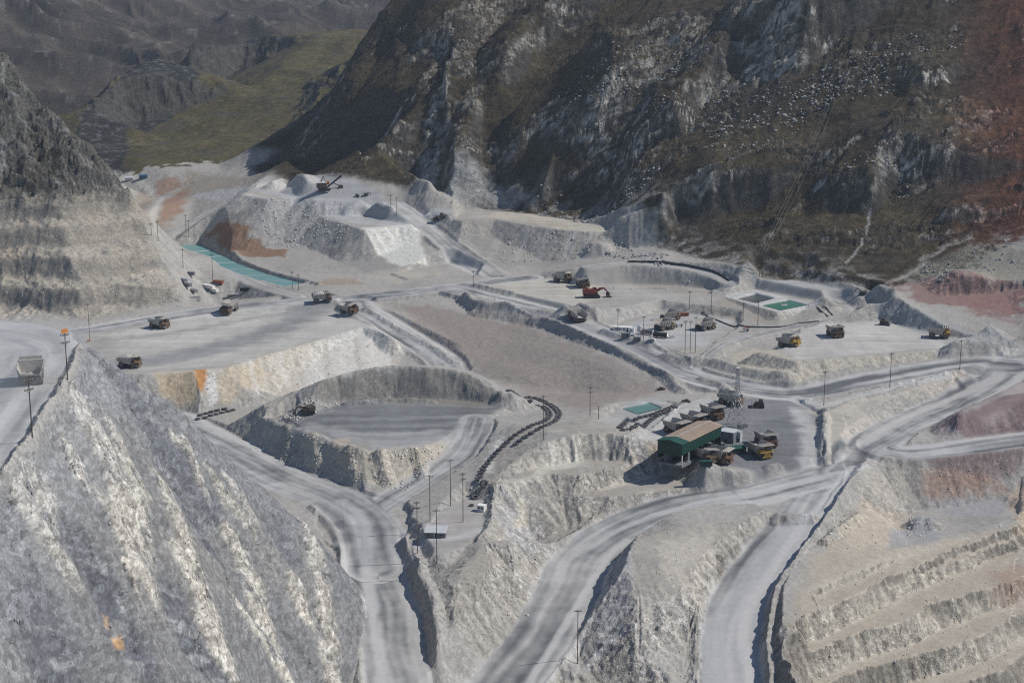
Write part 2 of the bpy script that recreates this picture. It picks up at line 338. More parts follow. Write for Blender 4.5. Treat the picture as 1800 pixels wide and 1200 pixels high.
# shop yard
pad([(1120,772,0),(1175,735,0),(1240,692,0),(1400,700,0),(1440,728,-2),(1440,815,-6),(1330,838,-6),(1215,820,-3)], cut=.8, fill=.8)
pad([(1060,735),(1100,707),(1150,700),(1190,712),(1140,758)], -1, cut=.8, fill=.8)
for pts in ([(1090,716),(1140,706),(1165,716),(1120,727)], [(1072,739),(1100,732),(1118,741),(1090,752)]):
    W = [PZ(u, v, -1) for u, v in pts]; s = box_of(W, 20); d = seg_dist(X[s], Y[s], W, closed=True)[0]; i_ = inside(X[s], Y[s], W)
    Z[s] = np.where(i_, -1 - np.minimum(2.6, d * 2.2), Z[s])
# bank between the two legs of the hairpin, sheer on its left end
pad([(1449,722,2),(1500,706,3),(1600,682,5.5),(1700,655,8),(1690,662,6),(1580,700,2),(1500,730,0)], cut=None, fill=.75)
s = sub(60, 320, 800, 960)
pad([(1450,722,0),(1472,722,0),(1488,745,-1),(1474,785,-3),(1458,808,-4),(1450,808,-4)], fill=1.6)
# pit in the dump: wall crest behind, floor in front
road([(470,712,0),(520,690,5),(560,672,11),(650,648,16),(740,643,17),(820,653,14),(885,687,6)], 3, cut=3, fill=.62, mask=0)
pad([(470,737),(483,752),(533,765),(593,782),(633,794),(700,791),(793,778),(842,757),(862,737),(892,713),(800,703),(690,701),(600,706),(540,716)], 0, cut=1.25, fill=.46)
for p in ([(440,745),(500,762)], [(520,771),(560,785)], [(600,800),(690,808)]): pass
road([(640,905,-14),(700,868,-12),(760,832,-8),(808,795,-4),(830,762,-1),(838,735,0)], 10, cut=.9, fill=.8, mask=.9)
# front pit roads
pad([(738,972),(750,930),(775,895),(822,870),(852,880),(850,925),(830,955),(780,975)], -10, cut=.8, fill=.7, warp=.5)
road([(300,735,-18),(400,790,-16),(455,822,-15),(520,850,-14),(600,882,-14),(645,925,-15),(664,1000,-19)], 16.5, cut=.9, fill=.9)
pad([(560,872,-14),(640,872,-14),(712,884,-13),(722,920,-13.5),(706,962,-15),(700,990,-18),(625,985,-18),(585,960,-16),(555,920,-14.5)], cut=1.0, fill=.8)
road([(600,882,-14),(646,930,-15),(662,1000,-19),(684,1100,-24),(704,1200,-29),(712,1330,-35)], 14.5, cut=1.2, fill=.9, br=.7, bh=2.2)


road([(1465,832,-8),(1330,866,-10),(1200,886,-13),(1095,926,-18),(1022,985,-23),(990,1050,-28),(950,1120,-33),(890,1200,-38),(820,1300,-44)], 15.5, cut=1.3, fill=.9, br=.8, bl=.5, bh=1.8)
# benches of the lower pit, upper ones first
def bench(line, z, sl, right=(330, 330)):
    W = [PZ(u, v, z) for u, v in line]; W = W + [(W[-1][0] + 140, W[-1][1] + 120, z), (600, 700, z), (600, 290, z), (110, 290, z), (W[0][0] + 4, W[0][1] - 60, z)]
    s = sub(90, 460, 300, 800); px = X[s] + 2.2 * fbm(X[s] / 16, Y[s] / 16, 4, 17 + int(-z)); py = Y[s] + 2.2 * fbm(X[s] / 16, Y[s] / 16, 4, 57 + int(-z)) + 6 * fbm(X[s] / 50, Y[s] / 50, 2, 61 + int(-z))
    d = seg_dist(px, py, W, closed=True)[0]; i_ = inside(px, py, W); d = np.where(i_, 0, d)
    wd = Y[s] - 0
    q = .35 * np.minimum(0, -seg_dist(px, py, W, closed=True)[0] + 0) * 0
    Z[s] = np.minimum(Z[s], z + .5 * fbm(X[s] / 20, Y[s] / 20, 2, 63) + sl * (1 + .55 * fbm(X[s] / 22, Y[s] / 22, 3, 65 + int(-z))) * d)
    FLAT[s] = np.where(i_, 0, FLAT[s])
bench([(1425,1045),(1520,1010),(1583,980),(1640,965),(1730,930),(1800,910)], -20, 1.7)
bench([(1560,1030),(1640,1000),(1730,962),(1800,935)], -24.5, 1.5)
bench([(1415,1130),(1460,1113),(1517,1083),(1600,1040),(1700,1006),(1800,960)], -29, 1.7)
bench([(1410,1200),(1517,1158),(1600,1128),(1673,1098),(1800,1058)], -38, 1.7)
bench([(1480,1235),(1560,1215),(1667,1184),(1800,1126)], -47, 1.7)
bench([(1600,1270),(1800,1210)], -56, 1.7)
def terrace(line, z, sl, rest):
    W = [PZ(u, v, z) for u, v in line] + [PZ(u, v, z - 4) for u, v in rest]; s = box_of(W, 40)
    px = X[s] + 2 * fbm(X[s] / 14, Y[s] / 14, 4, 67); py = Y[s] + 2 * fbm(X[s] / 14, Y[s] / 14, 4, 69)
    d = seg_dist(px, py, W, closed=True)[0]; i_ = inside(px, py, W); Z[s] = np.minimum(Z[s], z + sl * np.where(i_, 0, d))
terrace([(890,838),(930,824),(1000,812),(1080,808),(1140,818),(1180,830)], -3.5, 1.25, [(1230,862),(1100,915),(1000,945),(930,962),(880,940)])
terrace([(885,905),(940,890),(1020,866),(1100,846),(1195,818)], -10.5, 1.25, [(1235,872),(1100,922),(1010,945),(950,948),(900,930)])
road([(1450,845,-8),(1402,915,-13),(1343,985,-19),(1302,1050,-24),(1286,1120,-29),(1285,1200,-35),(1292,1330,-41)], 13.5, cut=1.2, fill=1.0, bl=1.7, br=.6, bh=2.4)
pad([(1290,862,-10),(1380,838,-8),(1480,812,-7),(1490,826,-7),(1450,890,-11),(1420,915,-13),(1370,912,-13)], cut=.9, fill=.9)
ridge([(712,955),(724,985),(746,1035),(762,1080),(771,1130),(776,1180),(788,1240)], 4.2, 1.05, .9, rough=.12)
ridge([(462,742),(490,757),(530,768),(565,782),(600,795),(640,800)], 2.6, .62, .8, rough=.9)
ridge([(500,762),(505,790)], 2.2, .6, .5)
ridge([(548,778),(556,815)], 2.6, .6, .5)
ridge([(610,800),(622,838)], 2.8, .6, .5)
ridge([(668,806),(685,850)], 2.8, .6, .5)
ridge([(735,802),(745,838)], 2.4, .6, .5)
ridge([(660,800),(700,800),(750,792)], 2.0, .62, .8, rough=.9)
ridge([(880,702),(905,708),(930,713)], 4, .6, 1, rough=.6)
ridge([(610,712),(680,706),(760,708)], 2.2, .6, 1, rough=.8)
# left bench with its road and the tall wall under it
PL = [PZ(u, v, 119) for u, v in ((-260,1300),(-40,900),(0,838),(57,772),(118,670),(146,606),(128,583),(60,568),(0,562),(-250,556))]
s = sub(-420, 90, 300, 860)
px, py = lerp(X[s], WX[s], 1.0), lerp(Y[s], WY[s], 1.0)
d = seg_dist(px, py, PL, closed=True)[0]; i_ = inside(px, py, PL); d = np.where(i_, 0, d)
big = 10 * fbm(X[s] / 75 + Y[s] / 160, Y[s] / 75 - X[s] / 160, 3, 91)
th = np.clip(np.degrees(np.arctan2(Y[s] - 578, np.maximum(X[s] + 152, 1))) / 62, 0, 1); kw = lerp(1.75, .93, th ** .8)
wall = 119 - kw * np.maximum(0, d) + big * sst(4, 40, d)
keep = 1 - sst(-6, 1, wall - Z[s])
SPUR = np.zeros((NR, NC)); SPUR[s] = sst(-2, 2, wall - Z[s]) * sst(0, 3, d)
lift = wall > Z[s]
ROADM[s] = np.where(lift, 0, ROADM[s]); FLAT[s] = np.where(lift, 0, FLAT[s]); HILL[s] = np.where(lift, 0, HILL[s])
Z[s] = np.maximum(Z[s], wall)
FLAT[s] = np.maximum(FLAT[s], i_ * 1.0)
road([(-150,900,119),(-55,800,119),(5,725,119),(50,665,119),(72,632,119),(62,606,119),(10,592,119),(-90,584,119)], 11, cut=.5, fill=.5, reach=16, mask=.9)
ridge([(8,836,119),(60,766,119),(119,668,119),(146,612,119)], 2.2, .8, .6, on='z')
# windrows, berms and heaps that cast the dark lines of the photo
ridge([(815,520),(850,535),(960,550),(1005,560)], 2.5, .7, .8)
ridge([(835,503),(880,513),(900,518)], 2.2, .6)
ridge([(988,556),(1018,548),(1032,556)], 6, .65, .8)
ridge([(938,565),(975,572),(1040,600),(1100,622),(1170,660),(1200,690)], 3.0, .6, .8)
ridge([(1062,585),(1100,598),(1145,607)], 3.4, .7, .8)
ridge([(1175,627),(1205,637),(1228,636)], 3.5, .6, 1.5)
ridge([(1255,640),(1300,652),(1385,672)], 4, .6, 1.2)
ridge([(1235,668),(1270,680),(1283,692)], 2.6, .6, .8)
ridge([(1310,478),(1345,480),(1400,488),(1470,498),(1545,514)], 4, .6, 1)
ridge([(645,545),(700,578),(770,618),(800,640)], 2.5, .6, .8)
ridge([(1450,722),(1510,705),(1600,680),(1690,655)], 2.0, .7)
ridge([(1367,915),(1423,914)], 3.2, .6, 1)
ridge([(1525,812),(1495,850),(1470,890),(1455,925)], 2.6, .7, .8)
ridge([(1478,885),(1512,905),(1480,930),(1450,955)], 2.2, .7, .6)
ridge([(1447,735),(1447,780),(1449,815)], 3.0, .9, .8)
ridge([(1150,800),(1180,818),(1210,834),(1235,848)], 4.5, .6, 1.5)
ridge([(300,520),(350,505),(355,530)], 1.5, .5)
ridge([(345,420),(430,462),(560,500)], 2.0, .6)
ridge([(600,880),(610,960),(600,1010)], .1, .6)
for c, h in (((745,326),4.5), ((905,342),5), ((545,722),6), ((1530,890),1), ((1230,835),3), ((1265,832),3), ((1300,838),2.5), ((1360,822),2), ((1050,440),6), ((1620,925),5)):
    ridge([(c[0] - 9, c[1] + 1), c, (c[0] + 9, c[1] + 1)], h, .62, .5)
# settling pond beside the dump
PONDL = [(312,430),(355,428),(420,462),(470,480),(545,500),(500,504),(430,485),(365,460)]
pad(PONDL, 3, cut=1.3, fill=.6, warp=.3, reach=40)
W = [PZ(u, v, 3) for u, v in PONDL]; s = box_of(W, 20); d = seg_dist(X[s], Y[s], W, closed=True)[0]; i_ = inside(X[s], Y[s], W)
Z[s] = np.where(i_, 3 - np.minimum(3, d * 1.5), Z[s])
# flat ground only where it is truly level: keep detail off it
ZM = blur(Z, 1)
del e, zt, ph, terr
# ------------------------------------------------------------------ surface relief
def grads(Zf):
    Za = np.gradient(Zf, AX, axis=1); Zl = np.gradient(Zf, LY, axis=0)
    gx = Za / Y; gy = (Zl - gx * X) / Y
    return gx, gy
GX0, GY0 = grads(ZM); SLOPE = np.hypot(GX0, GY0)
gbx, gby = blur(GX0, 6), blur(GY0, 6); gn = np.hypot(gbx, gby) + 1e-3
FX, FY = (-gbx / gn).astype(np.float32), (-gby / gn).astype(np.float32)      # fall direction
NEAR = Y < 1720
iN = int(np.searchsorted(YS, 1720)); sN = slice(0, iN)
def falline(lam, step, n, seed):      # noise drawn out along the fall line: rills and rubble chutes
    x, y = X[sN], Y[sN]; r = 0
    for k in range(-n, n + 1):
        r = r + perlin((x + FX[sN] * step * k) / lam, (y + FY[sN] * step * k) / lam, seed)
    out = np.zeros((NR, NC), np.float32); out[sN] = r / math.sqrt(2 * n + 1); return out
RILL = falline(3.6, 2.6, 4, 21); RILL2 = falline(8.0, 6.0, 4, 23)
nose = [PY(440,292,1700), PY(515,240,1700), PY(595,134,1735), PY(636,62,1775), PY(680,4,1815), (-95, 2300, 0), (60, 4200, 0), (4000, 9000, 0), (4000, 200, 0), (-100, 200, 0)]
dn_ = seg_dist(WX, WY, nose, closed=True)[0]; NOSE = sst(-5, 12, np.where(inside(WX, WY, nose), dn_, -dn_)) * sst(2500, 2300, Y)
MTN = sst(-2, 7, MT + 5 * fbm(X / 15, Y / 15, 3, 119)) * (1 - HILL) * (1 - SPUR) * NOSE
FAR = sst(1750, 1850, Y) * (1 - MTN)
EDGE = np.clip(1 - np.maximum(FLAT, blur(FLAT, 10) * 1.1), 0, 1)
MINE = (1 - MTN) * (1 - FAR) * (1 - HILL) * (1 - SPUR)
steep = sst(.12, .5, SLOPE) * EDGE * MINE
n14 = ridged(X / 17, Y / 17, 4, 101) - .45; n5 = fbm(X / 4.5, Y / 4.5, 3, 103); n1 = fbm(X / 1.6, Y / 1.6, 2, 107)
HARD = np.zeros((NR, NC), np.float32)             # blasted hard rock as against loose dump material
def pmask(pts, feather=6, rag=4, z=None, scale=14, kind='poly', w=None, seed=0):
    """soft ragged mask of an area outlined (or a line drawn) on the ground"""
    W = [hit(u, v, ZM) if z is None else PZ(u, v, z) for u, v in pts]
    r = (w or 0) + feather + rag + 4
    s = box_of(W, r)
    px = X[s] + rag * fbm(X[s] / scale, Y[s] / scale, 3, 201 + seed); py = Y[s] + rag * fbm(X[s] / scale, Y[s] / scale, 3, 301 + seed)
    if kind == 'poly':
        d = seg_dist(px, py, W, closed=True)[0]; d = np.where(inside(px, py, W), -d, d)
        m = sst(feather * .5, -feather * .5, d)
    else:
        W = smooth_line(W, 5); d, bt, _, _ = seg_dist(px, py, W); m = sst(w, max(0, w - feather), d)
    return s, m.astype(np.float32)
for pts in ([(860,780),(960,745),(1040,735),(1110,760),(1230,830),(1225,875),(1100,905),(980,950),(930,1080),(840,1150),(780,1080),(800,1000),(860,930),(850,840)],
            [(1060,970),(1200,925),(1380,905),(1300,1000),(1240,1060),(1225,1210),(960,1210),(1040,1100)],
            [(1440,960),(1540,930),(1620,960),(1800,920),(1800,1210),(1390,1210),(1385,1080)],
            [(1560,500),(1640,470),(1850,450),(1850,570),(1700,550)],
            [(1040,500),(1060,478),(1200,475),(1260,500),(1240,520),(1100,500)]):
    s, m = pmask(pts, 10, 6); HARD[s] = np.maximum(HARD[s], m)
blk = np.zeros((NR, NC), np.float32); blk2 = blk.copy(); iB = int(np.searchsorted(YS, 1250))
f1, r1 = cells(X[:iB] / 3.4 + .3 * n5[:iB], Y[:iB] / 2.6 + Z[:iB] / 4, 151); blk[:iB] = (r1 - .5) + .5 * (.45 - f1)
f1, r1 = cells(X[:iB] / 1.5, Y[:iB] / 1.2 + Z[:iB] / 2, 153); blk2[:iB] = (r1 - .5) + .5 * (.45 - f1)
del f1, r1
pat = sst(-.15, .25, fbm(X / 35, Y / 35, 3, 155))
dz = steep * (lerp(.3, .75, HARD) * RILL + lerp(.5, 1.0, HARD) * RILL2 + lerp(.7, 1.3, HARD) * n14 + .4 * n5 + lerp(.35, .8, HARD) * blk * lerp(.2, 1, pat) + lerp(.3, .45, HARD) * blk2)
dz += MINE * EDGE * (1 - steep) * (.35 * n14 + .10 * n5 + .04 * n1)
dz += FLAT * (.04 * n5 + .2 * fbm(X / 30, Y / 30, 2, 109))
# windward wall of the near spur: slabs and chutes running down across the face
CREAM = np.zeros((NR, NC), np.float32); DARK = CREAM.copy()
def wallband(pts, w, A, rag=4.5):
    s, m = pmask(pts, w * .9, rag, kind='line', w=w * 1.2, scale=11); A[s] = np.maximum(A[s], m * SPUR[s])
for pts, w in (([(60,850),(50,900),(85,950)], 7), ([(160,770),(190,810),(225,880),(215,940),(245,1000)], 7), ([(200,760),(235,840),(240,900)], 5), ([(292,865),(318,930),(342,1000),(358,1050),(372,1100),(388,1160)], 6), ([(330,1000),(352,1060)], 5), ([(385,860),(410,890),(440,930)], 4.5), ([(405,850),(432,880),(450,915)], 4),
               ([(412,960),(438,1010),(455,1070),(470,1120),(490,1170)], 7), ([(430,1080),(460,1130)], 6), ([(520,880),(545,940),(562,1010),(575,1100),(582,1200)], 5), ([(515,1020),(535,1090)], 4), ([(120,690),(150,730),(180,780)], 7), ([(395,690),(420,740),(445,790)], 2.5), ([(300,770),(335,800),(350,850)], 3), ([(130,800),(140,840)], 5), ([(230,985),(245,1050)], 2.5)): wallband(pts, w, CREAM)
for pts, w in (([(175,610),(230,680),(270,740),(300,800),(330,860)], 9), ([(240,720),(290,820),(320,880),(370,960)], 8), ([(20,960),(60,1060),(90,1180)], 14), ([(150,960),(190,1050),(230,1150)], 10), ([(340,830),(380,900),(420,970),(470,1060)], 6), ([(300,1040),(340,1150)], 9), ([(380,1180),(330,1100)], 8), ([(480,900),(510,980)], 6), ([(0,860),(20,900)], 6)): wallband(pts, w, DARK, 6)
DARK *= 1 - CREAM
al = X * .5 - Y * .86; ac = X * .86 + Y * .5
slab = ridged(ac / 15 + .5 * fbm(X / 30, Y / 30, 2, 113), al / 60, 4, 111); slab2 = ridged(ac / 5, al / 13, 3, 115)
cliffm = sst(-.1, .2, fbm(ac / 30 + .4 * fbm(X / 20, Y / 20, 2, 157), al / 90, 3, 159))
f1, r1 = cells(X[:iB] / 4.0 + .4 * n5[:iB], Y[:iB] / 8.5 + Z[:iB] / 5, 163); sb = np.zeros((NR, NC), np.float32); sb[:iB] = (r1 - .5) + .5 * (.45 - f1)
f1, r1 = cells(X[:iB] / 1.6, Y[:iB] / 3.6 + Z[:iB] / 2, 165); sb2 = np.zeros((NR, NC), np.float32); sb2[:iB] = (r1 - .5) + .5 * (.45 - f1)
n9 = fbm(X / 9, Y / 20, 4, 167)
rk = np.clip(CREAM + .75 * DARK * sst(-.1, .15, fbm(X / 14, Y / 30, 3, 169)), 0, 1); WROCK = (SPUR * rk).astype(np.float32)
big_s = fbm(X / 40 + Y / 90, Y / 60, 3, 171)
dz += SPUR * (2.2 * blur(CREAM, 6) - 1.2 * DARK + 3.0 * big_s + n9 * lerp(.6, 1.6, rk) + rk * ((slab - .4) * 1.6 + sb * 1.5 + sb2 * .7) + (1 - rk) * (.22 * n1 + .3 * sb2 * sst(0, .3, fbm(X / 18, Y / 30, 2, 173))))
# mountains
wx, wy = X + 12 * fbm(X / 50, Y / 50, 3, 121), Y + 12 * fbm(X / 50, Y / 50, 3, 123)
fa = -.64 * wx - .77 * wy; fc = .77 * wx - .64 * wy
R1_ = ridged(fc / 75, fa / 260, 4, 125)
sa = .963 * wx + .269 * wy; scr = -.269 * wx + .963 * wy + .35 * Z       # bedding: long ledges climbing to the right
R2_ = ridged(scr / 34, sa / 120, 4, 127); R3_ = ridged(scr / 9, sa / 42, 3, 129)
saw = (scr + 9 * fbm(X / 60, Y / 60, 3, 131)) / 13; saw = saw - np.floor(saw); saw = np.where(saw < .3, saw / .3, 1 - (saw - .3) / .7)
m6 = fbm(X / 7, Y / 7, 4, 135); m2 = fbm(X / 2.6, Y / 2.6, 2, 137)
OUTC = sst(-.08, .22, fbm(sa / 110, scr / 60, 4, 139) + .12 * (R2_ - .5)).astype(np.float32)        # where the bedrock shows through the turf
PALE = np.zeros((NR, NC), np.float32)
for pts in ([(1040,172),(1100,92),(1200,20),(1330,-20),(1430,-20),(1400,40),(1290,112),(1150,172),(1060,202)], [(736,70),(800,8),(900,-10),(880,50),(800,130),(790,230),(764,305),(735,310),(760,180)], [(830,296),(900,235),(1040,150),(1050,168),(960,232),(850,305)], [(1230,160),(1330,105),(1420,78),(1425,108),(1270,222),(1235,205)],
            [(1535,260),(1600,190),(1625,215),(1560,290),(1530,340)], [(1640,275),(1740,175),(1765,195),(1670,285)], [(940,240),(1010,205),(1060,215),(960,262)], [(800,180),(880,120),(960,60),(960,80),(870,160),(805,220)], [(1190,330),(1260,290),(1330,250),(1340,265),(1250,320),(1200,345)]):
    s, m = pmask(pts, 12, 14, scale=30); PALE[s] = np.maximum(PALE[s], m)
OUTC = np.maximum(OUTC, PALE)
f1, r1 = cells(sa[:iN] / 6, scr[:iN] / 3.2, 161); mb = np.zeros((NR, NC), np.float32); mb[:iN] = (r1 - .5) + .6 * (.45 - f1)
dz += MTN * sst(0, 60, MT) * ((R1_ - .4) * 8 + ((R2_ - .45) * 3.5 + saw * 4.5 + mb * 2.6) * OUTC) + MTN * (lerp(.25, 1.0, OUTC) * ((R3_ - .4) * 2.4 + m6 * 1.6) + m2 * lerp(.25, .5, OUTC))
hc = sst(60, 85, Z + 10 * fbm(X / 40, Y / 40, 2, 175)); dz += HILL * (hc * (mb * 3.0 + (R3_ - .4) * 4.0 + (ridged((X - Y) / 30, (X + Y + 2 * Z) / 60, 4, 177) - .45) * 9) + (1 - hc) * (blk * 1.2 * pat + m6 * .7) + m6 * .5)
q6 = ridged(X / 160, Y / 160, 6, 141)
farh = sst(1750, 2300, Y); cliffy = sst(.35, .8, SLOPE)
q3 = ridged((X * .5 + Y * .86) / 420 + .3 * fbm(X / 300, Y / 300, 2, 147), (X * .86 - Y * .5) / 800, 3, 149)
dz += FAR * ((q3 - .4) * lerp(0, 95, sst(2600, 3300, Y)) + (q6 - .4) * lerp(5, 9, sst(2600, 3300, Y)) + cliffy * (ridged(X / 40, Y / 40, 4, 143) - .4) * 14 * sst(3200, 2600, Y) + fbm(X / 40, Y / 40, 3, 145) * 1.2)
Z = ZM + dz
GX1, GY1 = grads(Z); SL1 = np.hypot(GX1, GY1)
del gn, gbx, gby
# ------------------------------------------------------------------ ground colours (albedo of dust, rock, grass)
A3 = lambda *c: np.array(c, np.float32)
C = np.zeros((NR, NC, 3), np.float32)
fL = fbm(X / 45, Y / 45, 4, 401); fM = fbm(X / 12, Y / 12, 4, 403); fS = fbm(X / 3, Y / 3, 3, 405)
dust, pale, grey, cream = A3(.345,.33,.305), A3(.43,.415,.385), A3(.225,.224,.218), A3(.48,.435,.365)
def mixc(t, c): 
    global C
    C = C + (c - C) * t[..., None]
def paint(pts, c, a=1.0, feather=6, rag=4, **k):
    s, m = pmask(pts, feather, rag, **k); m = m * a
    C[s] = C[s] + (A3(*c) - C[s]) * m[..., None]
def tone(pts, f, a=1.0, feather=6, rag=4, **k):
    s, m = pmask(pts, feather, rag, **k); C[s] = C[s] * (1 + (f - 1) * a * m)[..., None]
def line(pts, c, w, a=1.0, rag=2, feather=None, **k): paint(pts, c, a, feather or w * .8, rag, kind='line', w=w, **k)
C[:] = dust
mixc(sst(-.1, .5, fL) * .35, grey); mixc(sst(.0, .6, fM) * .25, pale)
# slopes: dumps and rock faces
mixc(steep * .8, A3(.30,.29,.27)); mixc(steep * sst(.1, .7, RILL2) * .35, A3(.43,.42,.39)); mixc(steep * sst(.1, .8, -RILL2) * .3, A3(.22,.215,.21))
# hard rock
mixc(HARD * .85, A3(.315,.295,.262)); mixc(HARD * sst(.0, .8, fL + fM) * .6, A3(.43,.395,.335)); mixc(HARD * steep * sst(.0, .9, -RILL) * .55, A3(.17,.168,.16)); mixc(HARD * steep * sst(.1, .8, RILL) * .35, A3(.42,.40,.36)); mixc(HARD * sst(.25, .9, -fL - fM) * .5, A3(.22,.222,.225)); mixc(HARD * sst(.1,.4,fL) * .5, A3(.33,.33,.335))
# --- upper dumps
paint([(330,345),(420,320),(520,303),(600,308),(650,330),(800,372),(720,400),(640,395),(560,375),(500,348)], (.37,.375,.38), .9)
paint([(420,330),(520,305),(600,308),(540,322),(470,335)], (.46,.45,.42), .8)
paint([(250,415),(340,388),(440,340),(470,345),(420,375),(330,405)], (.42,.41,.38), .8)
paint([(440,360),(500,348),(570,370),(640,405),(560,440),(480,430),(440,400)], (.30,.30,.295), .8, 8, 8)
paint([(630,402),(700,396),(735,400),(750,465),(700,470),(660,440)], (.60,.58,.52), .95, 4, 3)
paint([(600,395),(632,402),(700,468),(640,480),(560,440)], (.27,.265,.25), .7, 6, 4)
paint([(360,400),(400,388),(440,400),(430,420),(380,420)], (.25,.15,.095), .95, 5, 8)
paint([(375,425),(440,415),(505,440),(500,452),(430,450),(390,440)], (.22,.14,.095), .95, 4, 6)
paint([(170,303),(330,298),(520,300),(440,325),(345,340),(300,385),(262,402),(235,350)], (.255,.225,.185), .75, 10, 8)
paint([(250,380),(290,350),(330,330),(320,370),(280,395)], (.27,.17,.12), .8, 8, 8)
paint([(180,312),(250,322),(270,350),(210,345)], (.24,.20,.165), .8, 8, 6)
paint([(270,320),(310,312),(320,330),(280,345)], (.26,.17,.125), .8, 6, 6)
line([(175,306),(215,316),(255,328),(266,342)], (.45,.43,.39), 6, .9); line([(220,344),(285,346)], (.45,.43,.39), 5, .9)
paint([(570,490),(620,490),(650,500),(560,502)], (.30,.225,.165), .6, 6, 5); paint([(640,485),(720,470),(790,480),(700,498)], (.40,.37,.32), .6)
paint([(800,390),(870,387),(940,398),(1070,408),(1050,440),(950,470),(880,465),(820,420)], (.285,.27,.245), .8, 6, 4)
paint([(830,380),(900,370),(1060,398),(1070,407),(990,404),(900,386)], (.42,.39,.33), .8, 5, 3)
for x in (880, 925, 965, 1010, 1040): line([(x, 400 + (x - 880) * .05), (x - 18, 455)], (.36,.355,.34), 5, .6, 2)
line([(690,360),(722,380),(755,405),(800,442),(850,480)], (.49,.48,.455), 10, .85)
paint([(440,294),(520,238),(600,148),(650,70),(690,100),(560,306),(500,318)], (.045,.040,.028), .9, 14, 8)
# --- plain and its dump face
paint([(180,590),(330,552),(450,535),(560,525),(640,545),(690,580),(560,597),(420,640),(250,652)], (.415,.405,.38), .9, 10, 6)
line([(570,528),(520,560),(440,595),(330,622),(230,640)], (.20,.205,.21), 24, .8, 10, 22); line([(180,598),(300,585),(430,562),(540,535)], (.24,.24,.24), 9, .6, 8, 9)
line([(300,600),(400,575),(480,565)], (.47,.455,.42), 14, .5, 8); line([(200,610),(330,600)], (.45,.44,.41), 14, .5, 8)
paint([(260,656),(400,646),(470,622),(560,598),(690,588),(706,628),(600,668),(500,692),(330,716),(290,690)], (.46,.43,.37), .95, 4, 3)
paint([(265,656),(335,652),(345,712),(300,706)], (.40,.32,.215), .8, 6, 6)
paint([(338,650),(362,648),(362,672),(352,690),(344,680)], (.44,.22,.08), .95, 3, 3)
paint([(364,662),(378,656),(384,705),(366,712)], (.56,.55,.53), .9, 4, 3); paint([(560,600),(640,576),(700,592),(700,628),(600,668),(520,668)], (.54,.535,.51), .6, 10, 6)
paint([(385,655),(450,632),(480,660),(420,706),(386,708)], (.44,.375,.275), .7, 6, 6)
for x in range(410, 690, 27): line([(x, 640 - (x - 400) * .2), (x + 16, 700 - (x - 400) * .22)], (.56,.545,.51) if x % 2 else (.36,.335,.29), 3.0, .55, 2)
# --- bowl
paint([(690,532),(760,540),(850,552),(940,572),(1010,600),(1100,640),(1168,684),(1120,700),(1020,724),(960,702),(900,682),(842,655),(800,622),(730,580)], (.262,.233,.208), .9, 16, 10)
paint([(800,600),(950,640),(1050,690),(980,690),(880,640)], (.315,.275,.24), .6, 14, 10); paint([(720,540),(800,560),(900,580),(860,610),(760,570)], (.265,.225,.2), .5, 14, 10)
paint([(1000,600),(1100,650),(1150,682),(1060,660)], (.25,.235,.22), .6, 10, 8)
# --- lower pads
paint([(830,500),(960,488),(1050,500),(1060,520),(1000,548),(900,530)], (.43,.41,.36), .8, 8, 5)
paint([(1020,540),(1100,515),(1235,515),(1080,565)], (.35,.34,.32), .8, 8, 5)
paint([(1060,585),(1160,548),(1290,560),(1240,610),(1150,608)], (.36,.36,.355), .9, 6, 3)
paint([(1232,545),(1275,521),(1367,548),(1370,572)], (.30,.28,.25), .9, 3, 1); paint([(1367,548),(1435,533),(1480,548),(1372,572)], (.36,.345,.31), .9, 3, 1)
paint([(1272,521),(1325,508),(1440,530),(1367,549)], (.42,.42,.41), .9, 2, .5)
paint([(1310,476),(1420,486),(1545,512),(1520,524),(1340,497)], (.33,.335,.33), .85, 5, 3)
paint([(1400,580),(1545,565),(1600,578),(1700,602),(1640,612),(1500,624),(1400,632),(1370,612)], (.43,.42,.40), .9, 6, 4)
paint([(1280,620),(1330,610),(1400,635),(1500,628),(1640,616),(1640,628),(1480,650),(1400,668),(1300,645)], (.41,.38,.32), .9, 5, 4)
paint([(1530,515),(1570,530),(1690,575),(1790,606),(1700,600),(1600,578),(1545,562)], (.31,.315,.31), .85, 5, 4)
# --- shop yard
paint([(1230,720),(1300,695),(1400,705),(1440,735),(1440,820),(1330,835),(1215,815),(1240,760)], (.165,.172,.185), .9, 8, 7)
line([(1400,720),(1425,760),(1420,812)], (.45,.445,.435), 9, .7, 4); line([(1120,768),(1180,738),(1240,705)], (.42,.42,.41), 10, .8, 3)
paint([(1050,740),(1100,706),(1150,700),(1195,712),(1140,758)], (.35,.355,.35), .8, 4, 2)
paint([(1330,740),(1400,735),(1400,810),(1340,825)], (.135,.14,.15), .7, 10, 10)
# --- pit in the dump
paint([(560,672),(650,650),(740,646),(820,655),(885,690),(880,712),(600,706),(555,698)], (.20,.192,.175), .9, 4, 3)
paint([(490,745),(560,722),(600,708),(880,714),(845,740),(790,776),(640,790),(580,770)], (.155,.163,.17), .95, 5, 4)
paint([(520,755),(600,772),(640,788),(740,786),(800,770),(780,755),(640,758),(560,745)], (.36,.36,.355), .6, 10, 8)
paint([(600,712),(700,706),(780,712),(700,722),(620,722)], (.18,.185,.185), .6, 8, 8)
for k in range(7): line([(560 + 10 * k, 730 + 6 * k), (690, 728 + 7 * k), (820 - 6 * k, 726 + 6 * k)], (.30,.305,.31) if k % 2 else (.125,.13,.135), 5.0, .3, 5)
paint([(380,745),(480,752),(540,768),(600,786),(700,792),(790,780),(770,815),(720,862),(620,845),(520,820),(430,790)], (.41,.375,.315), .9, 5, 4)
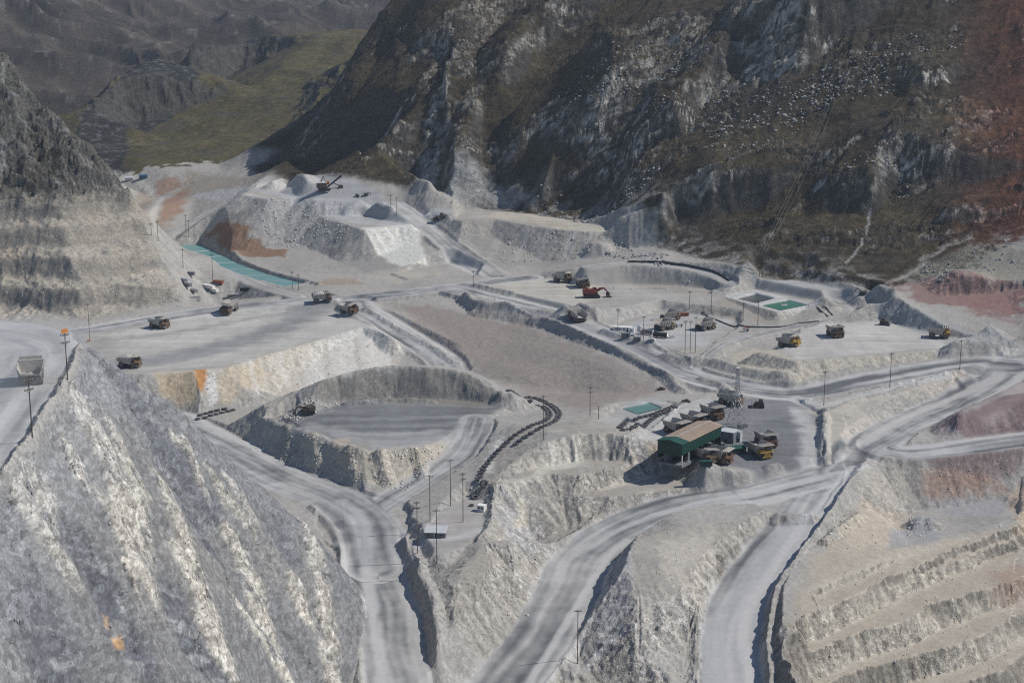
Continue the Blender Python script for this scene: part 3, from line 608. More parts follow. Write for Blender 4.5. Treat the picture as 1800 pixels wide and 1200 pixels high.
paint([(380,745),(440,715),(500,700),(500,745),(440,770)], (.36,.34,.30), .8, 6, 5)
for x, c in ((500, (.25,.24,.21)), (545, (.40,.365,.30)), (600, (.41,.36,.29)), (640, (.27,.255,.225)), (690, (.42,.385,.325)), (735, (.29,.265,.215))):
    line([(x, 752 + (x - 480) * .17), (x + 6, 800 + (x - 480) * .2)], c, 7, .7, 4)
line([(640,905),(700,868),(800,800),(832,755)], (.44,.435,.42), 9, .7, 3)
# --- middle ridge, chutes
paint([(868,775),(882,765),(872,800),(862,830),(848,820)], (.57,.56,.52), .9, 4, 3)
paint([(960,790),(1000,770),(1090,765),(1040,800),(960,830),(900,880),(890,860)], (.55,.525,.455), .7, 10, 8)
paint([(880,860),(940,880),(960,960),(900,960)], (.36,.36,.37), .6, 10, 8); paint([(905,870),(930,880),(935,920),(908,930)], (.55,.51,.40), .7, 6, 5)
paint([(1120,770),(1190,810),(1220,840),(1160,830)], (.40,.355,.28), .6, 8, 6)
line([(1060,860),(1130,840),(1195,815)], (.50,.46,.385), 4, .8, 2)
paint([(725,965),(770,890),(850,870),(850,930),(770,990)], (.335,.325,.315), .8, 6, 4); paint([(785,900),(830,890),(830,920),(790,925)], (.31,.27,.255), .5, 6, 5)
line([(740,955),(790,948),(840,930)], (.42,.42,.42), 5, .8)
paint([(1040,980),(1110,960),(1110,1110),(1010,1180),(1060,1060)], (.345,.345,.355), .7, 8, 6); paint([(1150,960),(1250,930),(1250,1000),(1220,1080),(1170,1060)], (.48,.445,.385), .6, 12, 10)
paint([(1120,1050),(1200,1060),(1210,1200),(1100,1200)], (.46,.44,.41), .5, 14, 12)
# --- lower right
paint([(1440,960),(1560,930),(1690,945),(1800,930),(1830,1210),(1390,1210),(1400,1060)], (.385,.34,.275), .8, 10, 8)
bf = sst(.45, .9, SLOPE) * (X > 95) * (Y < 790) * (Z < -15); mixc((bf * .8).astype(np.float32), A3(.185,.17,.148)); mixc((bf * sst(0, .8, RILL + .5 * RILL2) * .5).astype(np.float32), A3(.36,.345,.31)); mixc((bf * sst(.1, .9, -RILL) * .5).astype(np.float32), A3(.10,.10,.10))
for pts in ([(1433,1040),(1520,1008),(1583,978),(1700,940)], [(1425,1122),(1517,1080),(1600,1038),(1733,990)], [(1433,1188),(1517,1157),(1673,1097),(1800,1057)], [(1640,1192),(1800,1124)]):
    line(pts, (.44,.405,.34), 6, .6, 3)
paint([(1520,815),(1600,800),(1640,850),(1560,895),(1520,880)], (.36,.335,.295), .8, 10, 8); paint([(1540,890),(1600,905),(1560,960),(1500,960),(1480,930),(1520,880)], (.44,.385,.31), .8, 8, 6)
paint([(1610,800),(1800,785),(1800,830),(1720,845),(1650,840)], (.19,.145,.14), .85, 8, 6); paint([(1620,835),(1720,830),(1770,855),(1700,868),(1620,870)], (.30,.20,.155), .75, 10, 8)
paint([(1640,875),(1790,865),(1790,905),(1660,905)], (.33,.325,.335), .7, 8, 6); paint([(1570,930),(1640,905),(1650,950),(1560,965)], (.28,.285,.295), .8, 6, 5)
paint([(1770,870),(1810,850),(1850,960),(1790,940)], (.52,.41,.30), .8, 8, 6); paint([(1740,1010),(1800,990),(1800,1060),(1750,1060)], (.31,.215,.165), .6, 10, 10)
paint([(1640,690),(1720,650),(1900,640),(1900,780),(1640,775)], (.34,.285,.28), .45, 10, 8)
paint([(1635,755),(1690,725),(1800,690),(1850,700),(1850,760),(1700,768)], (.20,.145,.145), .9, 5, 4); paint([(1720,730),(1760,715),(1770,750),(1730,755)], (.36,.30,.29), .6, 8, 8)
paint([(1450,722),(1560,695),(1700,652),(1690,668),(1590,705),(1530,745),(1490,800),(1455,815)], (.42,.39,.345), .9, 4, 3); paint([(1510,715),(1620,690),(1600,705),(1530,735)], (.27,.265,.255), .5, 6, 6)
paint([(1740,610),(1850,600),(1850,640),(1760,640)], (.50,.49,.46), .7, 8, 6)
# --- near wall
al3 = fbm(X / 6, Y / 14 + Z / 8, 4, 423); sc_ = fbm(X / 20, Y / 45, 4, 425)
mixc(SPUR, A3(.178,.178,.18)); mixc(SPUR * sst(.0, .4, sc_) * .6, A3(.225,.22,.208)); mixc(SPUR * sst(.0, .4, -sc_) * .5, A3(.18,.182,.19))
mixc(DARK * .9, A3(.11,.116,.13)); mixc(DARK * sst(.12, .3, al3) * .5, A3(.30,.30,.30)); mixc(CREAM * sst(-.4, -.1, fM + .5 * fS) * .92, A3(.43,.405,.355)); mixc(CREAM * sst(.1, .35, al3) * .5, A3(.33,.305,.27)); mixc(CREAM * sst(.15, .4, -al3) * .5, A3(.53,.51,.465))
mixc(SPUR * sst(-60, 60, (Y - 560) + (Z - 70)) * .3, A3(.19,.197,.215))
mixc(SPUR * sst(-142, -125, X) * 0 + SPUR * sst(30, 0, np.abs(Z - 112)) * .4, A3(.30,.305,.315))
paint([(196,1116),(212,1110),(220,1140),(205,1142)], (.40,.25,.13), .9, 1.5, 1.5); paint([(178,1070),(188,1075),(186,1098),(178,1090)], (.38,.26,.16), .8, 1.5, 1.5)
# --- left road bench: pale dust
mixc(np.where((X < -100) & (Y < 640) & (FLAT > .5) & (Z > 90), .9, 0).astype(np.float32), A3(.44,.44,.44))
# --- roads: wheel-packed centre, pale dust thrown to the sides
lane = .48 + .6 * perlin(RT * 1.9 + 3.1 + .5 * perlin(RS / 70, RS * 0, 447), RS / 110, 441) + .28 * perlin(RT * 4.3 + .9 * perlin(RS / 50, RS * 0, 445), RS / 150, 443) + .35 * fM + .25 * fL
lane = np.clip(lane + .45 * sst(.55, 1.0, np.abs(RT)), 0, 1)[..., None]
lane = np.clip((lane - .5) * 1.35 + .45, 0, 1)
rc = A3(.130,.136,.144) * (1 - lane) + A3(.455,.45,.44) * lane
m = ROADM[..., None]; C = C * (1 - m) + rc * m
line([(600,880),(640,920),(650,1000),(655,1080)], (.45,.45,.445), 5, .6, 2); line([(640,1000),(660,1100),(672,1200)], (.47,.465,.46), 4.5, .7, 1.5); line([(700,1020),(730,1100),(738,1200)], (.38,.375,.36), 5, .5, 2)
tone([(450,815),(540,845),(620,885),(600,905),(500,860)], .82, 1, 8, 5); tone([(660,960),(690,1040),(720,1130),(728,1210),(690,1210),(676,1060)], .9, 1, 6, 4)
line([(930,1200),(1000,1090),(1060,990),(1100,950)], (.49,.485,.475), 3.0, .8, 1.5); line([(960,1200),(1040,1080),(1075,990)], (.47,.465,.455), 3.0, .7, 1.5)
tone([(870,1200),(960,1080),(1000,1000),(1040,1000),(980,1100),(910,1210)], .85, 1, 6, 4); line([(1010,975),(1100,925),(1220,885),(1340,862)], (.46,.455,.445), 3.5, .7, 2)
paint([(1235,1210),(1228,1100),(1290,1030),(1380,915),(1440,915),(1350,1040),(1340,1120),(1350,1210)], (.41,.41,.415), .8, 4, 2)
line([(1320,1200),(1308,1100),(1345,1020),(1430,900),(1500,820)], (.50,.495,.49), 4, .8, 1.5); line([(1285,1200),(1285,1110),(1330,1020)], (.47,.465,.465), 2.5, .6, 1.5)
line([(1400,700),(1450,712),(1540,690),(1660,655)], (.47,.465,.45), 8, .8, 3); line([(1500,790),(1580,740),(1680,698),(1760,662)], (.47,.455,.44), 6, .7, 3)
line([(1480,830),(1400,850),(1280,880),(1150,905)], (.47,.465,.455), 4, .7, 2); line([(1450,900),(1480,850),(1520,815)], (.46,.46,.455), 5, .7, 2)
line([(660,550),(720,590),(790,640)], (.46,.455,.44), 6, .7, 3); line([(900,535),(1000,565),(1100,608),(1190,655)], (.25,.26,.275), 8, .5, 3)
mixc(np.where((X < -100) & (Y < 640) & (Z > 90), ROADM * .35, 0).astype(np.float32), A3(.45,.45,.45))
line([(-40,800),(20,715),(70,660),(95,630)], (.50,.50,.495), 3, .8, 1.5); line([(0,690),(40,640),(60,612),(20,596)], (.27,.275,.285), 3, .7, 1.5); line([(100,620),(105,600),(70,582)], (.29,.295,.30), 4, .7, 2)
# --- left hill
SLM_ = np.hypot(*grads(blur(Z, 8)))
hs = sst(75, 130, Z + 14 * fL)
sz = fbm((Z + .12 * X + 3 * fL) / 5.5, X / 70, 4, 475)
mixc(HILL, A3(.30,.272,.23)); mixc(HILL * sst(.05, .5, sz) * .7, A3(.40,.365,.30)); mixc(HILL * sst(.05, .45, -sz) * .7, A3(.17,.168,.16)); mixc(HILL * sst(.5,.3,SLM_) * sst(70,50,Z) * .6, A3(.36,.335,.285)); mixc(HILL * sst(.0, .5, fM) * .6, A3(.36,.325,.27)); mixc(HILL * sst(.05, .5, -fM + .3 * fS) * .55, A3(.18,.18,.18)); mixc(HILL * sst(.15, .5, fL) * .4, A3(.33,.27,.20))
mixc(BEN * .5, A3(.19,.178,.158)); hs = hc; mixc(HILL * hs * .95, A3(.072,.071,.066)); mixc(HILL * hs * sst(.1, .45, fM + .3 * (R3_ - .4)) * .7, A3(.20,.20,.195)); mixc(HILL * hs * sst(.0, .4, -fL) * .6, A3(.065,.06,.045))
# --- mountain: dry grass on what is gentle, rock on what is steep
SLM = SLM_
rocky = np.clip(sst(1.2, 1.6, SLM + .35 * fbm(X / 22, Y / 22, 3, 461)) + .6 * OUTC * sst(.8, 1.2, SL1), 0, 1); lich = sst(.0, .5, fbm(fc / 7, fa / 30, 3, 463))
grass = A3(.050,.041,.026) * (1 + .5 * fL[..., None] + .35 * fM[..., None]) ; grass = grass + (A3(.042,.036,.028) - grass) * sst(-.1, .4, fbm(X / 90, Y / 90, 3, 465))[..., None]
rock = A3(.056,.053,.048) + (A3(.31,.295,.265) - A3(.056,.054,.051)) * (sst(.06, .16, fbm(sa / 10, scr / 2.6, 3, 469)) * sst(.3, .5, R2_ + .5 * fbm(X / 60, Y / 60, 3, 469)) * sst(.3, .7, OUTC) * (1 - PALE) + .9 * PALE * sst(-.16, -.02, fbm(sa / 16, scr / 2.4, 3, 468)) * sst(-.35, .1, fbm(X / 30, Y / 30, 3, 470)))[..., None]
mc = grass + (rock - grass) * rocky[..., None]
mc = mc * (1 + .45 * fbm(sa / 60, scr / 5, 3, 487))[..., None]
red_refl = sst(1600, 1800, CX + F_PX * X / np.maximum(Y, 1) * .99) * .75  # red window reflection painted into the mountain's colour, stronger to the right
mc = mc * (1 + (A3(1.75, .72, .68) - 1) * (red_refl * (1 - .6 * rocky))[..., None])
MC = np.maximum(MTN, sst(60, 68, Z) * (Y > 1480) * (1 - HILL) * (1 - FAR) * (X > -330))
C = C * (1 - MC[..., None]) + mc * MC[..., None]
skirt = sst(-110, -60, X) * sst(45, 5, MT) * sst(-10, 5, MT) * MTN; mixc(skirt * sst(-.2, .3, fM) * .7, A3(.27,.265,.255))
paint([(790,300),(840,290),(900,330),(930,350),(860,362),(800,350)], (.23,.235,.235), .85, 12, 10); paint([(745,270),(775,260),(770,300),(745,330),(725,330)], (.30,.295,.28), .8, 10, 8)
paint([(1560,500),(1640,490),(1800,500),(1800,565),(1700,545),(1600,525)], (.215,.125,.115), .8, 12, 16); paint([(1600,470),(1720,430),(1830,430),(1830,490),(1640,488)], (.20,.195,.155), .7, 14, 12); paint([(1660,520),(1800,510),(1800,550),(1700,540)], (.24,.13,.12), .5, 10, 12)
line([(1528,372),(1522,400),(1524,415),(1508,440),(1488,462)], (.24,.24,.23), 1.8, .8, 3); line([(1560,500),(1640,445),(1700,418)], (.36,.34,.31), 5, .5, 6)
# --- olive hill and far mountains
ol = A3(.085,.074,.040) * (1 + .5 * fL[..., None] + .35 * fM[..., None]); fr = A3(.050,.043,.037) * (1 + .6 * fbm(X / 220, Y / 220, 4, 471)[..., None])
fr = fr * (1 + .9 * fbm((X * .5 + Y * .86) / 90, (X * .86 - Y * .5) / 320, 4, 495) + .5 * fbm(X / 35, Y / 35, 3, 497))[..., None]; fr = fr + (A3(.15,.145,.135) - fr) * (sst(.22, .4, fbm(X / 30, Y / 45, 3, 499)) * sst(.5, .65, q3) * .6)[..., None]; fr = fr + (A3(.16,.155,.15) - fr) * (sst(.9, 1.4, SLM) * .5 * sst(0, .4, fM))[..., None]
cl_ = np.zeros((NR, NC), np.float32); s_, m_ = pmask([(128,225),(150,193),(215,135),(300,95),(345,79),(450,66),(470,82),(400,138),(330,172),(232,224),(142,256)], 12, 16, scale=40); cl_[s_] = m_
ol = ol + (A3(.030,.031,.032) * (1 + 2.2 * sst(.1, .4, fbm(X / 14, (Y + 2 * Z) / 14, 3, 477)))[..., None] - ol) * cl_[..., None]
obr = sst(.12, .35, fbm(X / 45, (Y * .5 + 3 * Z) / 30, 4, 479)); ol = ol + (A3(.065,.062,.055) - ol) * (obr * .7)[..., None]
oc = ol + (A3(.06,.06,.055) - ol) * np.clip(sst(.45, .7, SLM) + .7 * sst(.25, .5, fbm(X / 60, Y / 25, 4, 473)) * sst(.25, .4, SL1), 0, 1)[..., None]
olm = sst(2850, 2550, Y)[..., None]; fcx = fr * (1 - olm) + oc * olm
vf = sst(1760, 1900, Y) * 1.0
fw = (sst(-3, 3, Y - 1762 + 30 * fM + 20 * fL) * (1 - MTN) * np.maximum(sst(2300, 2400, Y), sst(31, 35, Z + 5 * fM + 4 * fS)))[..., None]
C = C * (1 - fw) + fcx * fw
YE = Y * (1 - .58 * SPUR) + 1.0 * Z
crk = ridged(X / 5.5 + .25 * fS, YE / 5.5, 3, 481); crk2 = fbm(X / 1.5, YE / 1.5, 2, 483)
face = np.clip(steep * lerp(.4, .75, HARD) * lerp(.5, 1, pat) + SPUR * lerp(.55, 1, WROCK) + HILL * lerp(.35, 1, hc) + MTN * OUTC, 0, 1)
C *= (1 + .08 * fS + .06 * n1)[..., None]
C *= (1 + face * (.34 * (crk - .42) + .30 * crk2 + lerp(.10, .30, HARD) * RILL * (1 - SPUR)))[..., None]
spk = sst(.42, .62, fbm(X / 2.4, YE / 2.4, 2, 485)); C = C + (A3(.56, .545, .51) - C) * (face * spk * .22 * (1 - MTN))[..., None]
trk = fbm(X / 60 + .3 * fM, Y / 7, 3, 491) + .6 * fbm(X / 9 + .5 * fL, Y / 40, 3, 493)
C *= (1 + np.clip(FLAT, 0, 1) * (1 - ROADM) * .24 * (trk + .8 * fL))[..., None]
C = np.clip(C, .02, .55)
# ------------------------------------------------------------------ ground meshes: one height field, cut into roads, hills, mountain and the rest
def n_(nt, t, **kw):
    n = nt.nodes.new(t)
    for k, v in kw.items(): setattr(n, k, v)
    return n
def ground_mat(name, scale=1.0, bump=.5, var=.25, stones=.3, sy=1.0):
    m = bpy.data.materials.new(name); m.use_nodes = True; nt = m.node_tree; b = nt.nodes['Principled BSDF']; L = nt.links.new
    at = n_(nt, 'ShaderNodeAttribute', attribute_name='albedo'); tc = n_(nt, 'ShaderNodeNewGeometry')
    no = n_(nt, 'ShaderNodeTexNoise'); no.inputs['Scale'].default_value = .45 * scale; no.inputs['Detail'].default_value = 7; no.inputs['Roughness'].default_value = .72
    ps = n_(nt, 'ShaderNodeVectorMath', operation='MULTIPLY'); L(tc.outputs['Position'], ps.inputs[0]); ps.inputs[1].default_value = (1, sy, 1)
    L(ps.outputs[0], no.inputs['Vector'])
    mr = n_(nt, 'ShaderNodeMapRange'); mr.inputs['From Min'].default_value = .3; mr.inputs['From Max'].default_value = .7; mr.inputs['To Min'].default_value = 1 - var; mr.inputs['To Max'].default_value = 1 + var
    L(no.outputs['Fac'], mr.inputs['Value'])
    hs = None
    for sc_, st in ((.55 * scale, stones), (1.5 * scale, stones * .8)):
        vo = n_(nt, 'ShaderNodeTexVoronoi'); vo.inputs['Scale'].default_value = sc_; vo.inputs['Randomness'].default_value = 1; L(ps.outputs[0], vo.inputs['Vector'])
        sx = n_(nt, 'ShaderNodeSeparateColor'); L(vo.outputs['Color'], sx.inputs[0])
        vr = n_(nt, 'ShaderNodeMapRange'); vr.inputs['To Min'].default_value = 1 - st; vr.inputs['To Max'].default_value = 1 + st; L(sx.outputs[0], vr.inputs['Value'])
        ml = n_(nt, 'ShaderNodeMath', operation='MULTIPLY'); L((hs or mr).outputs[0], ml.inputs[0]); L(vr.outputs[0], ml.inputs[1]); hs = ml
    fx = n_(nt, 'ShaderNodeMix'); fx.inputs[2].default_value = 1.0; L(at.outputs['Alpha'], fx.inputs[0]); L(hs.outputs[0], fx.inputs[3])
    mu = n_(nt, 'ShaderNodeVectorMath', operation='SCALE'); L(at.outputs['Color'], mu.inputs[0]); L(fx.outputs[0], mu.inputs['Scale'])
    L(mu.outputs[0], b.inputs['Base Color']); b.inputs['Roughness'].default_value = .95; b.inputs['Specular IOR Level'].default_value = .12
    ad = n_(nt, 'ShaderNodeMath', operation='ADD'); L(no.outputs['Fac'], ad.inputs[0]); L(vo.outputs['Distance'], ad.inputs[1])
    bu = n_(nt, 'ShaderNodeBump'); bs_ = n_(nt, 'ShaderNodeMath', operation='MULTIPLY'); bs_.inputs[1].default_value = bump; L(at.outputs['Alpha'], bs_.inputs[0]); L(bs_.outputs[0], bu.inputs['Strength']); bu.inputs['Distance'].default_value = .5; L(ad.outputs[0], bu.inputs['Height']); L(bu.outputs[0], b.inputs['Normal'])
    return m
def cut_meshes():
    i = np.arange(NR - 1)[:, None]; j = np.arange(NC - 1)[None, :]
    a = (i * NC + j); Q = np.stack([a, a + 1, a + NC + 1, a + NC], -1).reshape(-1, 4)
    qm = lambda M: (.25 * (M[:-1, :-1] + M[1:, :-1] + M[:-1, 1:] + M[1:, 1:])).ravel()
    rd = qm(ROADM) > .5; mt = qm(MTN) > .5; hl = qm(HILL) > .5; fr = (qm(FAR) > .5); sp = qm(SPUR) > .5
    cls = np.zeros(len(Q), int); cls[fr] = 4; cls[mt] = 2; cls[hl] = 3; cls[sp] = 5; cls[rd & ~mt & ~fr] = 1
    co = np.stack([X, Y, Z], -1).astype(np.float32).reshape(-1, 3); stony = np.clip(.10 + face * .95 + (1 - np.clip(FLAT * 1.4, 0, 1)) * .10 + MTN * .6 + FAR * .5, 0, 1).reshape(-1, 1)
    cc = np.concatenate([C.reshape(-1, 3), stony], 1).astype(np.float32)
    mats = {'soft': ground_mat('graded dust', 1.0, .08, .10, .05), 'rough': ground_mat('broken rock', 1.0, .6, .28, .32), 'wall': ground_mat('blasted wall', 1.0, .6, .28, .32, .45), 'mount': ground_mat('mountain turf and rock', .45, .8, .40, .30)}
    for k, name, mk in ((0, 'ground', 'rough'), (1, 'road', 'soft'), (2, 'mountain', 'mount'), (3, 'hill', 'rough'), (4, 'far_hills', 'mount'), (5, 'cliff', 'wall')):
        q = Q[cls == k]
        if not len(q): continue
        used, inv = np.unique(q, return_inverse=True)
        me = bpy.data.meshes.new(name); me.vertices.add(len(used)); me.vertices.foreach_set('co', co[used].ravel())
        m = len(q); me.loops.add(m * 4); me.loops.foreach_set('vertex_index', inv.astype(np.int32).ravel()); me.polygons.add(m)
        me.polygons.foreach_set('loop_start', np.arange(m, dtype=np.int32) * 4)
        me.update(calc_edges=True)
        at = me.attributes.new('albedo', 'FLOAT_COLOR', 'POINT'); at.data.foreach_set('color', cc[used].ravel())
        o = bpy.data.objects.new(name, me); COL.objects.link(o); o['kind'] = 'structure'; me.materials.append(mats[mk])
        if name == 'road': me.polygons.foreach_set('use_smooth', np.ones(m, bool))
cut_meshes()
# ------------------------------------------------------------------ building kit
def mat(name, c, rough=.8, metal=0.0, var=.12, scale=1.2, spec=.3):
    m = bpy.data.materials.new(name); m.use_nodes = True; nt = m.node_tree; b = nt.nodes['Principled BSDF']; L = nt.links.new
    tc = n_(nt, 'ShaderNodeTexCoord'); no = n_(nt, 'ShaderNodeTexNoise'); no.inputs['Scale'].default_value = scale; no.inputs['Detail'].default_value = 4
    L(tc.outputs['Object'], no.inputs['Vector'])
    rp = n_(nt, 'ShaderNodeMapRange'); rp.inputs['From Min'].default_value = .3; rp.inputs['From Max'].default_value = .7; rp.inputs['To Min'].default_value = 1 - var; rp.inputs['To Max'].default_value = 1 + var
    L(no.outputs['Fac'], rp.inputs['Value'])
    mu = n_(nt, 'ShaderNodeVectorMath', operation='SCALE'); mu.inputs[0].default_value = c; L(rp.outputs[0], mu.inputs['Scale']); L(mu.outputs[0], b.inputs['Base Color'])
    b.inputs['Roughness'].default_value = rough; b.inputs['Metallic'].default_value = metal; b.inputs['Specular IOR Level'].default_value = spec
    return m
M = {k: mat(k, *v) for k, v in {
    'tray': ((.40, .375, .34), .85, 0, .18, .5), 'tray_dark': ((.27, .255, .24), .9, 0, .2, .5), 'ore': ((.38, .36, .33), .95, 0, .3, 1.5), 'chassis': ((.10, .085, .07), .8, 0, .25, .8), 'yellow': ((.34, .215, .06), .6, 0, .2, .8), 'soil': ((.17, .125, .085), .85, 0, .3, .8),
    'brown': ((.14, .085, .055), .75, 0, .25, .8), 'rubber': ((.045, .045, .048), .9, 0, .25, 1), 'dusty_rubber': ((.085, .085, .09), .95, 0, .3, .7), 'steel': ((.25, .25, .26), .5, .4, .15, 1), 'dark': ((.03, .032, .036), .6, 0, .2, 1),
    'glass': ((.03, .04, .05), .15, 0, .1, 1, .5), 'white': ((.72, .71, .68), .7, 0, .08, .6), 'green': ((.008, .044, .034), .55, 0, .18, .35), 'green_roof': ((.013, .07, .052), .55, 0, .15, .35), 'tan_roof': ((.33, .255, .195), .75, 0, .10, .3),
    'grey_wall': ((.16, .165, .175), .75, 0, .12, .4), 'pale_wall': ((.46, .47, .49), .75, 0, .1, .4), 'red': ((.21, .045, .042), .55, 0, .15, .7), 'rust': ((.25, .09, .06), .8, 0, .2, .8), 'blue': ((.07, .13, .20), .6, 0, .15, .8),
    'wood': ((.085, .07, .055), .9, 0, .2, 1.5), 'orange': ((.62, .24, .06), .6, 0, .1, 1), 'concrete': ((.37, .365, .35), .9, 0, .12, .8), 'galv': ((.36, .37, .38), .5, .5, .1, 1), 'pipe': ((.025, .026, .03), .5, 0, .1, 1)}.items()}
class MB:
    def __init__(s): s.v = []; s.f = []
    def add(s, v, f):
        o = len(s.v); s.v += [tuple(p) for p in v]; s.f += [tuple(i + o for i in q) for q in f]; return s
    def box(s, x0, x1, y0, y1, z0, z1, ch=0):
        return s.hexa([(x0, y0, z0), (x1, y0, z0), (x1, y1, z0), (x0, y1, z0), (x0, y0, z1), (x1, y0, z1), (x1, y1, z1), (x0, y1, z1)])
    def hexa(s, p): return s.add(p, [(3, 2, 1, 0), (4, 5, 6, 7), (0, 1, 5, 4), (1, 2, 6, 5), (2, 3, 7, 6), (3, 0, 4, 7)])
    def prism(s, prof, y0, y1):          # side profile (x,z), counter-clockwise, drawn out along y
        n = len(prof); v = [(x, y0, z) for x, z in prof] + [(x, y1, z) for x, z in prof]
        return s.add(v, [tuple(range(n)), tuple(range(2 * n - 1, n - 1, -1))] + [((i + 1) % n, i, i + n, (i + 1) % n + n) for i in range(n)])
    def tube(s, a, b, r0, r1=None, n=8):
        r1 = r0 if r1 is None else r1; a, b = Vector(a), Vector(b); d = (b - a).normalized(); u = d.orthogonal().normalized(); w = d.cross(u)
        v = [tuple(a + (u * math.cos(2 * math.pi * i / n) + w * math.sin(2 * math.pi * i / n)) * r0) for i in range(n)] + [tuple(b + (u * math.cos(2 * math.pi * i / n) + w * math.sin(2 * math.pi * i / n)) * r1) for i in range(n)]
        return s.add(v, [tuple(range(n - 1, -1, -1)), tuple(range(n, 2 * n))] + [(i, (i + 1) % n, (i + 1) % n + n, i + n) for i in range(n)])
    def path(s, pts, r, n=6):
        for a, b in zip(pts[:-1], pts[1:]): s.tube(a, b, r, r, n)
        return s
    def lathe(s, prof, axis='y', c=(0, 0, 0), n=20):      # profile (radius, along axis)
        v = []; m = len(prof)
        for i in range(n):
            q = 2 * math.pi * i / n
            for r, h in prof:
                p = (r * math.cos(q), h, r * math.sin(q)) if axis == 'y' else (r * math.cos(q), r * math.sin(q), h)
                v.append((p[0] + c[0], p[1] + c[1], p[2] + c[2]))
        f = [(i * m + k, i * m + k + 1, ((i + 1) % n) * m + k + 1, ((i + 1) % n) * m + k) for i in range(n) for k in range(m - 1)]
        return s.add(v, f)
    def build(s, name, m, parent=None, smooth=False):
        me = bpy.data.meshes.new(name); me.from_pydata(s.v, [], s.f); me.update()
        bm = bmesh.new(); bm.from_mesh(me); bmesh.ops.recalc_face_normals(bm, faces=bm.faces); bm.to_mesh(me); bm.free()
        me.materials.append(M[m] if isinstance(m, str) else m)
        if smooth: me.polygons.foreach_set('use_smooth', [True] * len(me.polygons))
        o = bpy.data.objects.new(name, me); COL.objects.link(o); o.parent = parent; return o
def tag(o, label, cat, group=None, kind=None):
    o['label'] = label; o['category'] = cat
    if group: o['group'] = group
    if kind: o['kind'] = kind
    return o
def thing(name, label, cat, loc=(0, 0, 0), rz=0, group=None):
    o = bpy.data.objects.new(name, None); COL.objects.link(o); o.location = loc; o.rotation_euler = (0, 0, rz); o.empty_display_size = .5
    return tag(o, label, cat, group)
def copy_tree(o, parent=None):
    c = o.copy(); COL.objects.link(c); c.parent = parent
    for ch in list(o.children): copy_tree(ch, c)
    return c
def at(u, v, fwd=0.0):               # a place on the ground seen at (u,v), moved fwd metres away from the camera
    x, y, _ = hit(u, v, Z); k = (y + fwd) / y; x, y = x * k, y * k
    return (x, y, gz(x, y, Z))
R = math.radians
